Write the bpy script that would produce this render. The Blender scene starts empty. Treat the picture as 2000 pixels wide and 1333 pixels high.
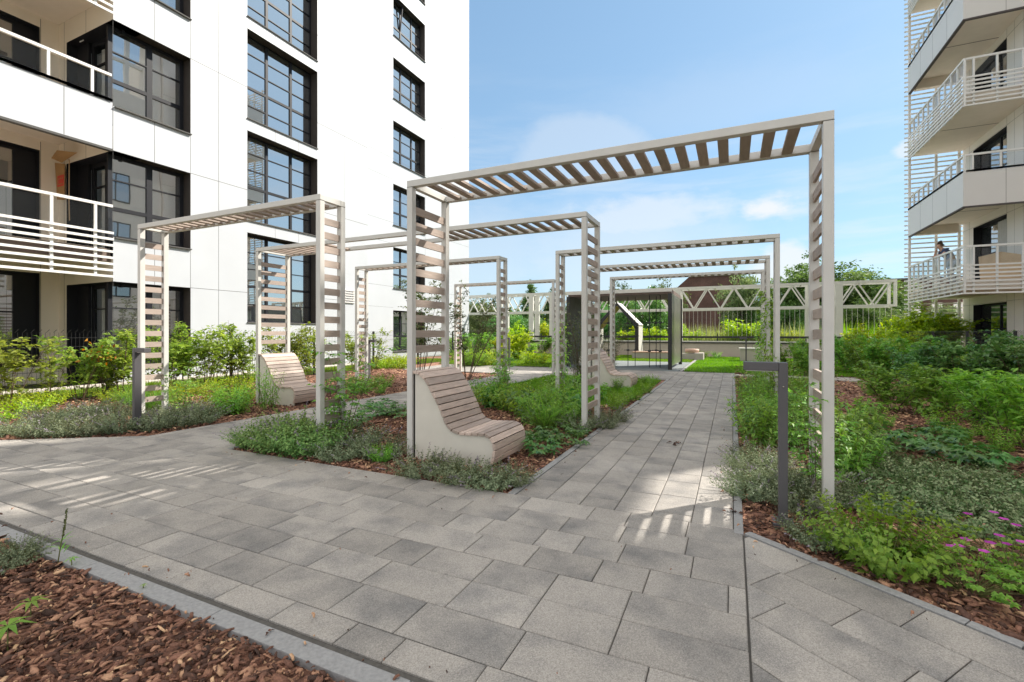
import bpy, bmesh, math, random
import numpy as np
from mathutils import Vector, Matrix, Quaternion

# ------------------------------------------------------------------ camera
CX, F0, HOR, TH, EYE = 1000.0, 923.0, 650.0, math.radians(25.0), 1.2   # photo-pixel calibration
scn = bpy.context.scene
COL = scn.collection
camd = bpy.data.cameras.new("camera")
camd.sensor_fit = 'HORIZONTAL'; camd.sensor_width = 36.0
camd.lens = 36.0 * F0 / 2000.0
camd.shift_y = (HOR - 666.5) / 2000.0
camd.clip_start = 0.05; camd.clip_end = 3000
cam = bpy.data.objects.new("camera", camd); COL.objects.link(cam)
cam.location = (0, 0, EYE); cam.rotation_euler = (math.radians(90), 0, TH)
scn.camera = cam

# ------------------------------------------------------------------ light
SUN_EL, SUN_AZ = math.radians(42), math.radians(43)       # azimuth from +Y towards +X
sdir = Vector((math.sin(SUN_AZ) * math.cos(SUN_EL), math.cos(SUN_AZ) * math.cos(SUN_EL), math.sin(SUN_EL)))
sl = bpy.data.lights.new("sun", 'SUN'); sl.energy = 2.4; sl.angle = math.radians(0.53); sl.color = (1.0, 0.93, 0.83)
so = bpy.data.objects.new("sun", sl); COL.objects.link(so)
so.rotation_euler = sdir.to_track_quat('Z', 'Y').to_euler()
so.location = (20, 30, 60)

scn.view_settings.view_transform = 'Standard'; scn.view_settings.look = 'None'
scn.view_settings.exposure = 1.7; scn.view_settings.gamma = 1.0
scn.cycles.max_bounces = 8; scn.cycles.diffuse_bounces = 5; scn.cycles.transparent_max_bounces = 12
scn.cycles.caustics_reflective = False; scn.cycles.caustics_refractive = False

world = bpy.data.worlds.new("World"); scn.world = world; world.use_nodes = True
wn = world.node_tree; wn.nodes.clear()
def N(t, **k):
    n = wn.nodes.new(t)
    for a, b in k.items(): setattr(n, a, b)
    return n
def L(a, b): wn.links.new(a, b)
def wmath(op, a, b=None, clamp=False):
    n = N('ShaderNodeMath', operation=op, use_clamp=clamp)
    for i, v in enumerate((a, b)):
        if v is None: continue
        if isinstance(v, (int, float)): n.inputs[i].default_value = v
        else: L(v, n.inputs[i])
    return n.outputs[0]
wo = N('ShaderNodeOutputWorld'); bg = N('ShaderNodeBackground'); bg.inputs[1].default_value = 0.12
sky = N('ShaderNodeTexSky'); sky.sky_type = 'NISHITA'; sky.sun_disc = False
sky.sun_elevation = SUN_EL; sky.sun_rotation = SUN_AZ
sky.air_density = 1.0; sky.dust_density = 0.6; sky.ozone_density = 1.6
tc = N('ShaderNodeTexCoord'); GEN = tc.outputs['Generated']
Fv = np.array([-math.sin(TH), math.cos(TH)]); Rv = np.array([math.cos(TH), math.sin(TH)])
def vdot(v):
    n = N('ShaderNodeVectorMath', operation='DOT_PRODUCT'); L(GEN, n.inputs[0]); n.inputs[1].default_value = v
    return n.outputs['Value']
sep = N('ShaderNodeSeparateXYZ'); L(GEN, sep.inputs[0]); ZZ = sep.outputs[2]
def noise(scale, detail=5, rough=.6, stretch=(1, 1, 2.2)):
    m = N('ShaderNodeMapping'); m.inputs['Scale'].default_value = stretch; L(GEN, m.inputs[0])
    n = N('ShaderNodeTexNoise'); n.inputs['Scale'].default_value = scale; n.inputs['Detail'].default_value = detail
    n.inputs['Roughness'].default_value = rough; L(m.outputs[0], n.inputs['Vector'])
    return n.outputs['Fac']
def smooth(v, a, b):
    n = N('ShaderNodeMapRange', interpolation_type='SMOOTHSTEP'); L(v, n.inputs[0])
    n.inputs[1].default_value = a; n.inputs[2].default_value = b; n.inputs[3].default_value = 0; n.inputs[4].default_value = 1
    return n.outputs[0]
def skydir(azdeg, eldeg):
    a, e = math.radians(azdeg), math.radians(eldeg)
    return Vector((math.sin(a) * math.cos(e), math.cos(a) * math.cos(e), math.sin(e)))
fine = noise(14, 7, .62); soft = noise(3.2, 5, .55, (1, 1, 3.0)); wisp = noise(5.5, 7, .6, (.6, 1.0, 5.0))
def cloud(az, el, rx, ry, amt, k=.9, edge=.35):      # one cumulus or veil at a compass direction of the sky
    c = skydir(az, el); t = Vector((0, 0, 1)).cross(c).normalized(); up = c.cross(t)
    x = wmath('DIVIDE', vdot(t), math.radians(rx)); y = wmath('DIVIDE', vdot(up), math.radians(ry))
    front = wmath('GREATER_THAN', vdot(c), 0.3)
    r = wmath('SQRT', wmath('ADD', wmath('MULTIPLY', x, x), wmath('MULTIPLY', y, y)))
    r = wmath('ADD', r, wmath('MULTIPLY', wmath('SUBTRACT', fine, .5), k * 2))
    m = wmath('SUBTRACT', 1.0, smooth(r, 1 - edge, 1 + edge))
    return wmath('MULTIPLY', wmath('MULTIPLY', m, front), amt)
masks = [cloud(3.6, 13.0, 2.4, 1.15, .9, 1.5, .7), cloud(5.6, 12.4, 2.6, .5, .5, 1.6, .8), cloud(15.2, 16.5, 1.3, .7, .6, 1.1), cloud(17.0, 17.3, 1.2, .5, .5, 1.1),
         cloud(-9.5, 13.5, 8.5, 2.0, .55, 1.0, .6), cloud(-16.5, 20.5, 7.5, 4.2, .30, .25, .22), cloud(-13, 9.0, 13, 5.5, .42, .5, .7),
         cloud(5.0, 6.6, 3.0, 2.6, .8, .8), cloud(-30, 9, 12, 6, .35, .5, .7), cloud(-2, 24, 14, 3.2, .12, .5, .7)]
tot = masks[0]
for m in masks[1:]: tot = wmath('MAXIMUM', tot, m)
veil = wmath('MULTIPLY', smooth(wisp, .42, .72), wmath('SUBTRACT', 1.0, smooth(ZZ, .12, .55)))
tot = wmath('MAXIMUM', tot, wmath('MULTIPLY', veil, .42), True)
gam = N('ShaderNodeGamma'); gam.inputs[1].default_value = .5; L(sky.outputs[0], gam.inputs[0])
tint = N('ShaderNodeMixRGB', blend_type='MULTIPLY'); tint.inputs[0].default_value = 1.0
L(gam.outputs[0], tint.inputs[1]); tint.inputs[2].default_value = (.64, .87, 1.03, 1)
mix = N('ShaderNodeMixRGB'); L(tot, mix.inputs[0]); L(tint.outputs[0], mix.inputs[1]); mix.inputs[2].default_value = (2.45, 2.5, 2.55, 1)
# unseen bright cloud overhead and behind, added to brighten the shaded ground
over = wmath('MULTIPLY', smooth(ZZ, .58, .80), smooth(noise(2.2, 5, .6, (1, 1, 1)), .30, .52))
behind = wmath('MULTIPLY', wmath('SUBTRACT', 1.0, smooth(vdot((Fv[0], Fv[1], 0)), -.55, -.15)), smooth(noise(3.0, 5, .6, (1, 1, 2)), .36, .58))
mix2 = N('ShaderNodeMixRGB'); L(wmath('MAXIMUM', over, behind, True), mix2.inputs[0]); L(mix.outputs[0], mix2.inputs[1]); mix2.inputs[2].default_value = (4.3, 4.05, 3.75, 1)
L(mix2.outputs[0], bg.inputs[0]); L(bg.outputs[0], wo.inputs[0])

# ------------------------------------------------------------------ helpers
random.seed(7); RNG = np.random.default_rng(7)
def R(a, b): return random.uniform(a, b)
def ground(u, v, z=0.0):          # where the sight line of a photo point meets the level z
    d = F0 * (EYE - z) / (v - HOR); p = d * Fv + (u - CX) * d / F0 * Rv
    return float(p[0]), float(p[1])
def onX(u, X):
    k = Fv + (u - CX) / F0 * Rv; d = X / k[0]; return float(d * k[1])
def onY(u, Y):
    k = Fv + (u - CX) / F0 * Rv; d = Y / k[1]; return float(d * k[0])

def tag(o, label=None, cat=None, group=None, kind=None):
    if label: o['label'] = label
    if cat: o['category'] = cat
    if group: o['group'] = group
    if kind: o['kind'] = kind
    return o
def empty(name, loc=(0, 0, 0), rz=0.0):
    o = bpy.data.objects.new(name, None); COL.objects.link(o); o.location = loc; o.rotation_euler = (0, 0, rz)
    o.empty_display_size = .1
    return o
def kids(o): return [c for c in bpy.data.objects if c.parent == o]
def copy_tree(o, parent=None):
    c = o.copy(); COL.objects.link(c)
    if parent is not None: c.parent = parent
    for ch in list(o.children): copy_tree(ch, c)
    return c

class MB:
    """collects shapes, then links them as ONE mesh object"""
    def __init__(s): s.V = []; s.F = []; s.M = []; s.T = []; s.n = 0; s.SM = []
    def add(s, verts, faces, mat=0, tint=0.5, smooth=False):
        b = len(s.V); s.V.extend([tuple(v) for v in verts])
        for f in faces: s.F.append(tuple(i + b for i in f)); s.M.append(mat); s.SM.append(smooth)
        s.T.extend([tint] * len(verts)); return s
    def box(s, x0, x1, y0, y1, z0, z1, mat=0, tint=0.5):
        if x0 > x1: x0, x1 = x1, x0
        if y0 > y1: y0, y1 = y1, y0
        if z0 > z1: z0, z1 = z1, z0
        v = [(x0, y0, z0), (x1, y0, z0), (x1, y1, z0), (x0, y1, z0), (x0, y0, z1), (x1, y0, z1), (x1, y1, z1), (x0, y1, z1)]
        return s.add(v, [(0, 3, 2, 1), (4, 5, 6, 7), (0, 1, 5, 4), (1, 2, 6, 5), (2, 3, 7, 6), (3, 0, 4, 7)], mat, tint)
    def bar(s, a, b, w, h=None, up=(0, 0, 1), mat=0, tint=0.5):
        h = h or w; a = Vector(a); b = Vector(b); d = (b - a).normalized(); up = Vector(up)
        x = d.cross(up)
        if x.length < 1e-4: x = d.cross(Vector((1, 0, 0)))
        x.normalize(); y = x.cross(d).normalized()
        v = []
        for p in (a, b):
            for sx, sy in ((-1, -1), (1, -1), (1, 1), (-1, 1)): v.append(p + x * sx * w / 2 + y * sy * h / 2)
        return s.add(v, [(0, 1, 2, 3), (7, 6, 5, 4), (0, 4, 5, 1), (1, 5, 6, 2), (2, 6, 7, 3), (3, 7, 4, 0)], mat, tint)
    def tube(s, pts, r, n=6, mat=0, tint=0.5, r2=None):
        pts = [Vector(p) for p in pts]; m = len(pts); V = []; r2 = r if r2 is None else r2
        for i, p in enumerate(pts):
            d = (pts[min(i + 1, m - 1)] - pts[max(i - 1, 0)]).normalized()
            x = d.cross(Vector((0, 0, 1)))
            if x.length < 1e-3: x = d.cross(Vector((1, 0, 0)))
            x.normalize(); y = x.cross(d); rr = r + (r2 - r) * i / max(1, m - 1)
            for k in range(n):
                a = 2 * math.pi * k / n; V.append(p + x * math.cos(a) * rr + y * math.sin(a) * rr)
        Fc = []
        for i in range(m - 1):
            for k in range(n):
                Fc.append((i * n + k, i * n + (k + 1) % n, (i + 1) * n + (k + 1) % n, (i + 1) * n + k))
        Fc.append(tuple(range(n - 1, -1, -1))); Fc.append(tuple(range((m - 1) * n, m * n)))
        return s.add(V, Fc, mat, tint, n > 4)
    def prism(s, poly, axis, a, b, mat=0, tint=0.5):
        """poly in the plane across the axis, from a to b"""
        def mk(p, t):
            if axis == 'x': return (t, p[0], p[1])
            if axis == 'y': return (p[0], t, p[1])
            return (p[0], p[1], t)
        n = len(poly); v = [mk(p, a) for p in poly] + [mk(p, b) for p in poly]
        f = [tuple(range(n)), tuple(range(2 * n - 1, n - 1, -1))]
        f += [(i, i + n, (i + 1) % n + n, (i + 1) % n) for i in range(n)]
        return s.add(v, f, mat, tint)
    def build(s, name, mat, parent=None, bevel=0, recalc=True, off=None):
        me = bpy.data.meshes.new(name)
        V = s.V
        if off is not None: V = [(v[0] - off[0], v[1] - off[1], v[2] - off[2]) for v in V]
        me.from_pydata(V, [], s.F)
        mats = mat if isinstance(mat, (list, tuple)) else [mat]
        for m in mats: me.materials.append(m)
        me.polygons.foreach_set('material_index', s.M); me.polygons.foreach_set('use_smooth', s.SM)
        at = me.attributes.new('tint', 'FLOAT', 'POINT'); at.data.foreach_set('value', s.T)
        if recalc:
            bm = bmesh.new(); bm.from_mesh(me); bmesh.ops.recalc_face_normals(bm, faces=bm.faces); bm.to_mesh(me); bm.free()
        me.update()
        o = bpy.data.objects.new(name, me); COL.objects.link(o)
        if parent is not None: o.parent = parent
        if bevel:
            bv = o.modifiers.new('bevel', 'BEVEL'); bv.width = bevel; bv.segments = 2; bv.limit_method = 'ANGLE'
        return o

class Geo:
    """fast collector for leaves, chips and blades (numpy)"""
    def __init__(s): s.V = []; s.T = []; s.L = []; s.S = []; s.M = []; s.nv = 0
    def add(s, V, Fc, tint, mat=0):
        V = np.asarray(V, dtype=np.float32); Fc = np.asarray(Fc, dtype=np.int32)
        s.V.append(V); s.T.append(np.broadcast_to(np.asarray(tint, dtype=np.float32), (len(V),)))
        s.L.append((Fc + s.nv).ravel()); s.S.append(np.full(len(Fc), Fc.shape[1], np.int32)); s.M.append(np.full(len(Fc), mat, np.int32)); s.nv += len(V)
    def leaves(s, P, D, Nn, Ln, W, tint, mat=0, fold=.18, droop=.12, wide=.45):
        P = np.asarray(P, float); n = len(P)
        if n == 0: return
        D = D / np.maximum(np.linalg.norm(D, axis=1, keepdims=True), 1e-6)
        S = np.cross(D, Nn); S /= np.maximum(np.linalg.norm(S, axis=1, keepdims=True), 1e-6); U = np.cross(S, D)
        Ln = np.broadcast_to(Ln, (n,))[:, None]; W = np.broadcast_to(W, (n,))[:, None]
        c = P + D * Ln * wide
        V = np.stack([P, c + S * W / 2 + U * W * fold, c, c - S * W / 2 + U * W * fold, P + D * Ln - U * Ln * droop], 1).reshape(-1, 3)
        b = (np.arange(n) * 5)[:, None, None]
        Fc = (np.array([[0, 1, 2], [0, 2, 3], [1, 4, 2], [2, 4, 3]])[None] + b).reshape(-1, 3)
        s.add(V, Fc, np.repeat(np.broadcast_to(tint, (n,)), 5), mat)
    def stems(s, A, B, r0, r1, tint=.5, mat=1):
        """tapered three-sided sticks from A to B"""
        A = np.asarray(A, float); B = np.asarray(B, float); n = len(A)
        if n == 0: return
        d = B - A; d /= np.maximum(np.linalg.norm(d, axis=1, keepdims=True), 1e-6)
        x = np.cross(d, np.array([.31, .73, .6])); x /= np.linalg.norm(x, axis=1, keepdims=True); y = np.cross(d, x)
        r0 = np.broadcast_to(r0, (n,)); r1 = np.broadcast_to(r1, (n,)); V = []
        for Q, r in ((A, r0), (B, r1)):
            for k in range(3):
                a = 2 * math.pi * k / 3; V.append(Q + (x * math.cos(a) + y * math.sin(a)) * r[:, None])
        V = np.stack(V, 1).reshape(-1, 3); b = (np.arange(n) * 6)[:, None, None]
        Fc = (np.array([[0, 1, 4, 3], [1, 2, 5, 4], [2, 0, 3, 5]])[None] + b).reshape(-1, 4)
        s.add(V, Fc, tint, mat)
    def mesh(s, name, mats):
        V = np.concatenate(s.V); Lp = np.concatenate(s.L); S = np.concatenate(s.S); M = np.concatenate(s.M); T = np.concatenate(s.T)
        me = bpy.data.meshes.new(name); me.vertices.add(len(V)); me.vertices.foreach_set('co', V.astype(np.float32).ravel())
        me.loops.add(len(Lp)); me.loops.foreach_set('vertex_index', Lp.astype(np.int32))
        me.polygons.add(len(S)); st = np.concatenate([[0], np.cumsum(S)[:-1]]).astype(np.int32)
        me.polygons.foreach_set('loop_start', st); me.polygons.foreach_set('loop_total', S.astype(np.int32))
        for m in mats: me.materials.append(m)
        me.polygons.foreach_set('material_index', M.astype(np.int32))
        at = me.attributes.new('tint', 'FLOAT', 'POINT'); at.data.foreach_set('value', T.astype(np.float32))
        me.update(calc_edges=True); me.validate()
        return me
    def build(s, name, mats, parent=None):
        o = bpy.data.objects.new(name, s.mesh(name, mats)); COL.objects.link(o)
        if parent is not None: o.parent = parent
        return o
def rnd(n, a=0., b=1.): return RNG.uniform(a, b, n)
def sphere_dirs(n):
    v = RNG.normal(size=(n, 3)); return v / np.linalg.norm(v, axis=1, keepdims=True)

# ------------------------------------------------------------------ materials
def mat(name):
    m = bpy.data.materials.new(name); m.use_nodes = True; nt = m.node_tree
    return m, nt, nt.nodes['Principled BSDF'], nt.nodes['Material Output']
def plain(name, col, rough=.5, var=.06, scale=6.0, bump=0.0, bscale=60, metal=0.0, tintvar=0.0, spec=.5, stretch=(1, 1, 1)):
    m, nt, p, o = mat(name); p.inputs['Roughness'].default_value = rough; p.inputs['Metallic'].default_value = metal
    p.inputs['Specular IOR Level'].default_value = spec
    tcn = nt.nodes.new('ShaderNodeTexCoord'); mp = nt.nodes.new('ShaderNodeMapping'); mp.inputs['Scale'].default_value = stretch
    nt.links.new(tcn.outputs['Object'], mp.inputs[0])
    n = nt.nodes.new('ShaderNodeTexNoise'); n.inputs['Scale'].default_value = scale; n.inputs['Detail'].default_value = 6
    nt.links.new(mp.outputs[0], n.inputs['Vector'])
    r = nt.nodes.new('ShaderNodeMapRange'); r.inputs[1].default_value = .25; r.inputs[2].default_value = .75
    r.inputs[3].default_value = 1 - var; r.inputs[4].default_value = 1 + var
    nt.links.new(n.outputs['Fac'], r.inputs[0])
    h = nt.nodes.new('ShaderNodeHueSaturation'); h.inputs['Color'].default_value = (*col, 1)
    if tintvar:
        a = nt.nodes.new('ShaderNodeAttribute'); a.attribute_name = 'tint'
        r2 = nt.nodes.new('ShaderNodeMapRange'); r2.inputs[3].default_value = 1 - tintvar; r2.inputs[4].default_value = 1 + tintvar
        nt.links.new(a.outputs['Fac'], r2.inputs[0])
        mm = nt.nodes.new('ShaderNodeMath'); mm.operation = 'MULTIPLY'
        nt.links.new(r.outputs[0], mm.inputs[0]); nt.links.new(r2.outputs[0], mm.inputs[1]); nt.links.new(mm.outputs[0], h.inputs['Value'])
    else: nt.links.new(r.outputs[0], h.inputs['Value'])
    nt.links.new(h.outputs[0], p.inputs['Base Color'])
    if bump:
        b = nt.nodes.new('ShaderNodeBump'); b.inputs['Strength'].default_value = bump; b.inputs['Distance'].default_value = .01
        n2 = nt.nodes.new('ShaderNodeTexNoise'); n2.inputs['Scale'].default_value = bscale; n2.inputs['Detail'].default_value = 4
        nt.links.new(mp.outputs[0], n2.inputs['Vector']); nt.links.new(n2.outputs['Fac'], b.inputs['Height']); nt.links.new(b.outputs[0], p.inputs['Normal'])
    return m
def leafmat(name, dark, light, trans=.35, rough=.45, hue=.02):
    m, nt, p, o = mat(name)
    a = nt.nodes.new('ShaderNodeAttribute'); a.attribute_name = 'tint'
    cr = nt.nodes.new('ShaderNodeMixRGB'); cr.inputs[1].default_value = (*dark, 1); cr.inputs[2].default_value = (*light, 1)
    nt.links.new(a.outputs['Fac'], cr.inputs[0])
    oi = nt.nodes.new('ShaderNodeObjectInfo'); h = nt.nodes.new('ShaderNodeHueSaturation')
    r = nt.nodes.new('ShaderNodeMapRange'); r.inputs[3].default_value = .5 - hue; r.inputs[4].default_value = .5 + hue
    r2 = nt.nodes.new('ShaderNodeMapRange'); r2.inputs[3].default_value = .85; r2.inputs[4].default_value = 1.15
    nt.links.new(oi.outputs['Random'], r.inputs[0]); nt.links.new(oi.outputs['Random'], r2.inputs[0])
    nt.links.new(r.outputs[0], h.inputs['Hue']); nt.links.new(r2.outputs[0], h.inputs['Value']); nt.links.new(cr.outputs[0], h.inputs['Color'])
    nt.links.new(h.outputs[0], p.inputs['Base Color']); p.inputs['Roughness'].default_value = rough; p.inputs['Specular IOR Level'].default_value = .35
    tr = nt.nodes.new('ShaderNodeBsdfTranslucent'); h2 = nt.nodes.new('ShaderNodeHueSaturation'); h2.inputs['Hue'].default_value = .485
    h2.inputs['Saturation'].default_value = 1.1; h2.inputs['Value'].default_value = 1.5
    nt.links.new(h.outputs[0], h2.inputs['Color']); nt.links.new(h2.outputs[0], tr.inputs['Color'])
    mx = nt.nodes.new('ShaderNodeMixShader'); mx.inputs[0].default_value = trans
    nt.links.new(p.outputs[0], mx.inputs[1]); nt.links.new(tr.outputs[0], mx.inputs[2]); nt.links.new(mx.outputs[0], o.inputs[0])
    return m
MT = {}
MT['paint'] = plain('powder_coated_steel', (.62, .61, .58), .45, .05, 7, .12, 150)
MT['slat'] = plain('weathered_slat_wood', (.40, .325, .28), .65, .16, 9, .25, 60, tintvar=.14, stretch=(6, .8, 6))
MT['benchwood'] = plain('bench_slat_wood', (.52, .415, .355), .6, .2, 9, .35, 70, tintvar=.32, stretch=(6, .7, 6))
MT['benchpanel'] = plain('cream_panel', (.64, .61, .54), .55, .05, 6, .1, 90)
MT['white'] = plain('white_cladding', (.535, .56, .595), .5, .035, .9)
MT['loggia'] = plain('shaded_white_cladding', (.80, .73, .64), .55, .02, 1.5)  # white cladding again, its beige tone in shade put into the colour
MT['joint'] = plain('panel_joint', (.09, .088, .085), .8, .05)
MT['soffit'] = plain('soffit_board', (.80, .72, .63), .7, .05, 2)
MT['greyclad'] = plain('grey_cladding', (.72, .70, .68), .45, .02, 1.5)
MT['clad'] = plain('pale_cladding', (.82, .775, .73), .45, .02, 1.5)
MT['frame'] = plain('anthracite_frame', (.014, .015, .020), .5, .05, spec=.3)
MT['rail'] = plain('white_railing', (.78, .77, .75), .4, .03)
MT['bollard'] = plain('grey_bollard_paint', (.085, .082, .088), .5, .05)
MT['kerb'] = plain('kerb_concrete', (.30, .302, .305), .85, .18, 60, .3, 120)
MT['jointsand'] = plain('joint_sand', (.10, .095, .088), .95, .2, 60)
MT['concrete'] = plain('concrete', (.44, .41, .375), .85, .10, 5, .2, 40)
MT['wallrender'] = plain('rendered_wall', (.50, .455, .40), .85, .06, 3)
MT['steelwhite'] = plain('white_painted_steel', (.66, .65, .60), .45, .04)
MT['black'] = plain('black_metal', (.022, .022, .024), .45, .05)
MT['stainless'] = plain('brushed_steel', (.42, .41, .36), .32, .05, 8, metal=.85)
MT['rust'] = plain('brown_soffit', (.16, .115, .095), .7, .15, 6)
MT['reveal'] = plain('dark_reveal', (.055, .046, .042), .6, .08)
MT['dullmetal'] = plain('dull_panel', (.13, .13, .11), .7, .25, 3)
MT['wood'] = plain('bench_top_wood', (.50, .33, .25), .6, .15, 6)
MT['rubber'] = plain('rubber_surface', (.20, .225, .23), .9, .08, 30)
MT['yellow'] = plain('yellow_panel', (.42, .36, .10), .6, .08)
MT['card'] = plain('cardboard', (.42, .25, .11), .85, .08)
MT['red'] = plain('red_label', (.62, .06, .035), .6, .05)
MT['board'] = plain('raw_board', (.56, .40, .25), .75, .08, 4)
MT['curtain'] = plain('sheer_curtain', (.62, .62, .62), .9, .06)
MT['rope'] = plain('dark_rope', (.06, .06, .065), .8, .1)
MT['stem'] = plain('green_stem', (.15, .17, .05), .7, .2, 20)
MT['bark'] = plain('twig_bark', (.13, .09, .06), .85, .25, 20)
MT['trunk'] = plain('tree_bark', (.11, .085, .065), .9, .3, 6)
MT['skin'] = plain('skin', (.55, .33, .24), .5, .05)
MT['shirt'] = plain('navy_shirt', (.035, .055, .12), .8, .1)
MT['trousers'] = plain('pale_trousers', (.45, .46, .50), .8, .1)
MT['hair'] = plain('brown_hair', (.07, .045, .03), .7, .2)
MT['slab'] = plain('slab_strip', (.52, .47, .41), .85, .1, 8)
MT['roofdark'] = plain('dark_roof', (.10, .085, .085), .8, .1)
MT['pinkwall'] = plain('pink_render', (.46, .34, .27), .8, .06)

def glassmat(name, base, spec_ior=2.1):
    m, nt, p, o = mat(name); p.inputs['Base Color'].default_value = (*base, 1); p.inputs['Roughness'].default_value = .015
    p.inputs['IOR'].default_value = spec_ior
    tcn = nt.nodes.new('ShaderNodeTexCoord'); n = nt.nodes.new('ShaderNodeTexNoise'); n.inputs['Scale'].default_value = 1.1; n.inputs['Detail'].default_value = 1
    nt.links.new(tcn.outputs['Object'], n.inputs['Vector'])
    b = nt.nodes.new('ShaderNodeBump'); b.inputs['Strength'].default_value = .05; b.inputs['Distance'].default_value = .03
    nt.links.new(n.outputs['Fac'], b.inputs['Height']); nt.links.new(b.outputs[0], p.inputs['Normal'])
    return m
MT['glass'] = glassmat('window_glass', (.035, .042, .048), 6.0)
MT['glassdark'] = glassmat('dark_window_glass', (.045, .048, .046), 4.6)
def railglass():
    m, nt, p, o = mat('railing_glass'); g = nt.nodes.new('ShaderNodeBsdfGlossy'); g.inputs['Roughness'].default_value = .02
    t = nt.nodes.new('ShaderNodeBsdfTransparent'); t.inputs[0].default_value = (.92, .94, .95, 1)
    lw = nt.nodes.new('ShaderNodeLayerWeight'); lw.inputs[0].default_value = .5; pw = nt.nodes.new('ShaderNodeMath'); pw.operation = 'POWER'; pw.inputs[1].default_value = 5.0
    f = nt.nodes.new('ShaderNodeMath'); f.operation = 'MULTIPLY_ADD'; f.inputs[1].default_value = .5; f.inputs[2].default_value = .03
    nt.links.new(lw.outputs['Facing'], pw.inputs[0]); nt.links.new(pw.outputs[0], f.inputs[0])
    mx = nt.nodes.new('ShaderNodeMixShader'); nt.links.new(f.outputs[0], mx.inputs[0]); nt.links.new(t.outputs[0], mx.inputs[1]); nt.links.new(g.outputs[0], mx.inputs[2])
    nt.links.new(mx.outputs[0], o.inputs[0]); return m
MT['railglass'] = railglass()

def pavermat():
    m, nt, p, o = mat('granite_look_paver'); p.inputs['Roughness'].default_value = .75
    lk = nt.links.new; nd = nt.nodes.new
    tcn = nd('ShaderNodeTexCoord'); a = nd('ShaderNodeAttribute'); a.attribute_name = 'tint'
    sc = nd('ShaderNodeVectorMath'); sc.operation = 'SCALE'; cmb = nd('ShaderNodeCombineXYZ')
    for i in range(3): lk(a.outputs['Fac'], cmb.inputs[i])
    lk(cmb.outputs[0], sc.inputs[0]); sc.inputs['Scale'].default_value = 53.0
    ad = nd('ShaderNodeVectorMath'); ad.operation = 'ADD'; lk(tcn.outputs['Object'], ad.inputs[0]); lk(sc.outputs[0], ad.inputs[1])
    n1 = nd('ShaderNodeTexNoise'); n1.inputs['Scale'].default_value = 3.4; n1.inputs['Detail'].default_value = 5; n1.inputs['Roughness'].default_value = .55; lk(ad.outputs[0], n1.inputs['Vector'])
    n2 = nd('ShaderNodeTexNoise'); n2.inputs['Scale'].default_value = 190; n2.inputs['Detail'].default_value = 3; lk(tcn.outputs['Object'], n2.inputs['Vector'])
    # dark cloudy patches, dithered by the speckle
    s1 = nd('ShaderNodeMath'); s1.operation = 'MULTIPLY_ADD'; lk(n2.outputs['Fac'], s1.inputs[0]); s1.inputs[1].default_value = .42; lk(n1.outputs['Fac'], s1.inputs[2])
    r = nd('ShaderNodeMapRange'); lk(s1.outputs[0], r.inputs[0]); r.inputs[1].default_value = .64; r.inputs[2].default_value = .95
    c = nd('ShaderNodeMixRGB'); c.inputs[1].default_value = (.375, .350, .320, 1); c.inputs[2].default_value = (.195, .190, .186, 1); lk(r.outputs[0], c.inputs[0])
    n3 = nd('ShaderNodeTexVoronoi'); n3.inputs['Scale'].default_value = 260; lk(tcn.outputs['Object'], n3.inputs['Vector'])
    r3 = nd('ShaderNodeMapRange'); lk(n3.outputs['Color'], r3.inputs[0]); r3.inputs[3].default_value = .66; r3.inputs[4].default_value = 1.3
    fr = nd('ShaderNodeMath'); fr.operation = 'FRACT'; mu = nd('ShaderNodeMath'); mu.operation = 'MULTIPLY'; lk(a.outputs['Fac'], mu.inputs[0]); mu.inputs[1].default_value = 7.31; lk(mu.outputs[0], fr.inputs[0])
    r4 = nd('ShaderNodeMapRange'); lk(fr.outputs[0], r4.inputs[0]); r4.inputs[3].default_value = .85; r4.inputs[4].default_value = 1.10
    mm = nd('ShaderNodeMath'); mm.operation = 'MULTIPLY'; lk(r3.outputs[0], mm.inputs[0]); lk(r4.outputs[0], mm.inputs[1])
    n5 = nd('ShaderNodeTexNoise'); n5.inputs['Scale'].default_value = 1.3; n5.inputs['Detail'].default_value = 7; lk(tcn.outputs['Object'], n5.inputs['Vector'])
    r5 = nd('ShaderNodeMapRange'); lk(n5.outputs['Fac'], r5.inputs[0]); r5.inputs[1].default_value = .3; r5.inputs[2].default_value = .7; r5.inputs[3].default_value = .88; r5.inputs[4].default_value = 1.1
    m5 = nd('ShaderNodeMath'); m5.operation = 'MULTIPLY'; lk(mm.outputs[0], m5.inputs[0]); lk(r5.outputs[0], m5.inputs[1])
    h = nd('ShaderNodeHueSaturation'); lk(c.outputs[0], h.inputs['Color']); lk(m5.outputs[0], h.inputs['Value']); lk(h.outputs[0], p.inputs['Base Color'])
    b = nd('ShaderNodeBump'); b.inputs['Strength'].default_value = .35; b.inputs['Distance'].default_value = .004; lk(n2.outputs['Fac'], b.inputs['Height']); lk(b.outputs[0], p.inputs['Normal'])
    return m
MT['paver'] = pavermat()
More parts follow.
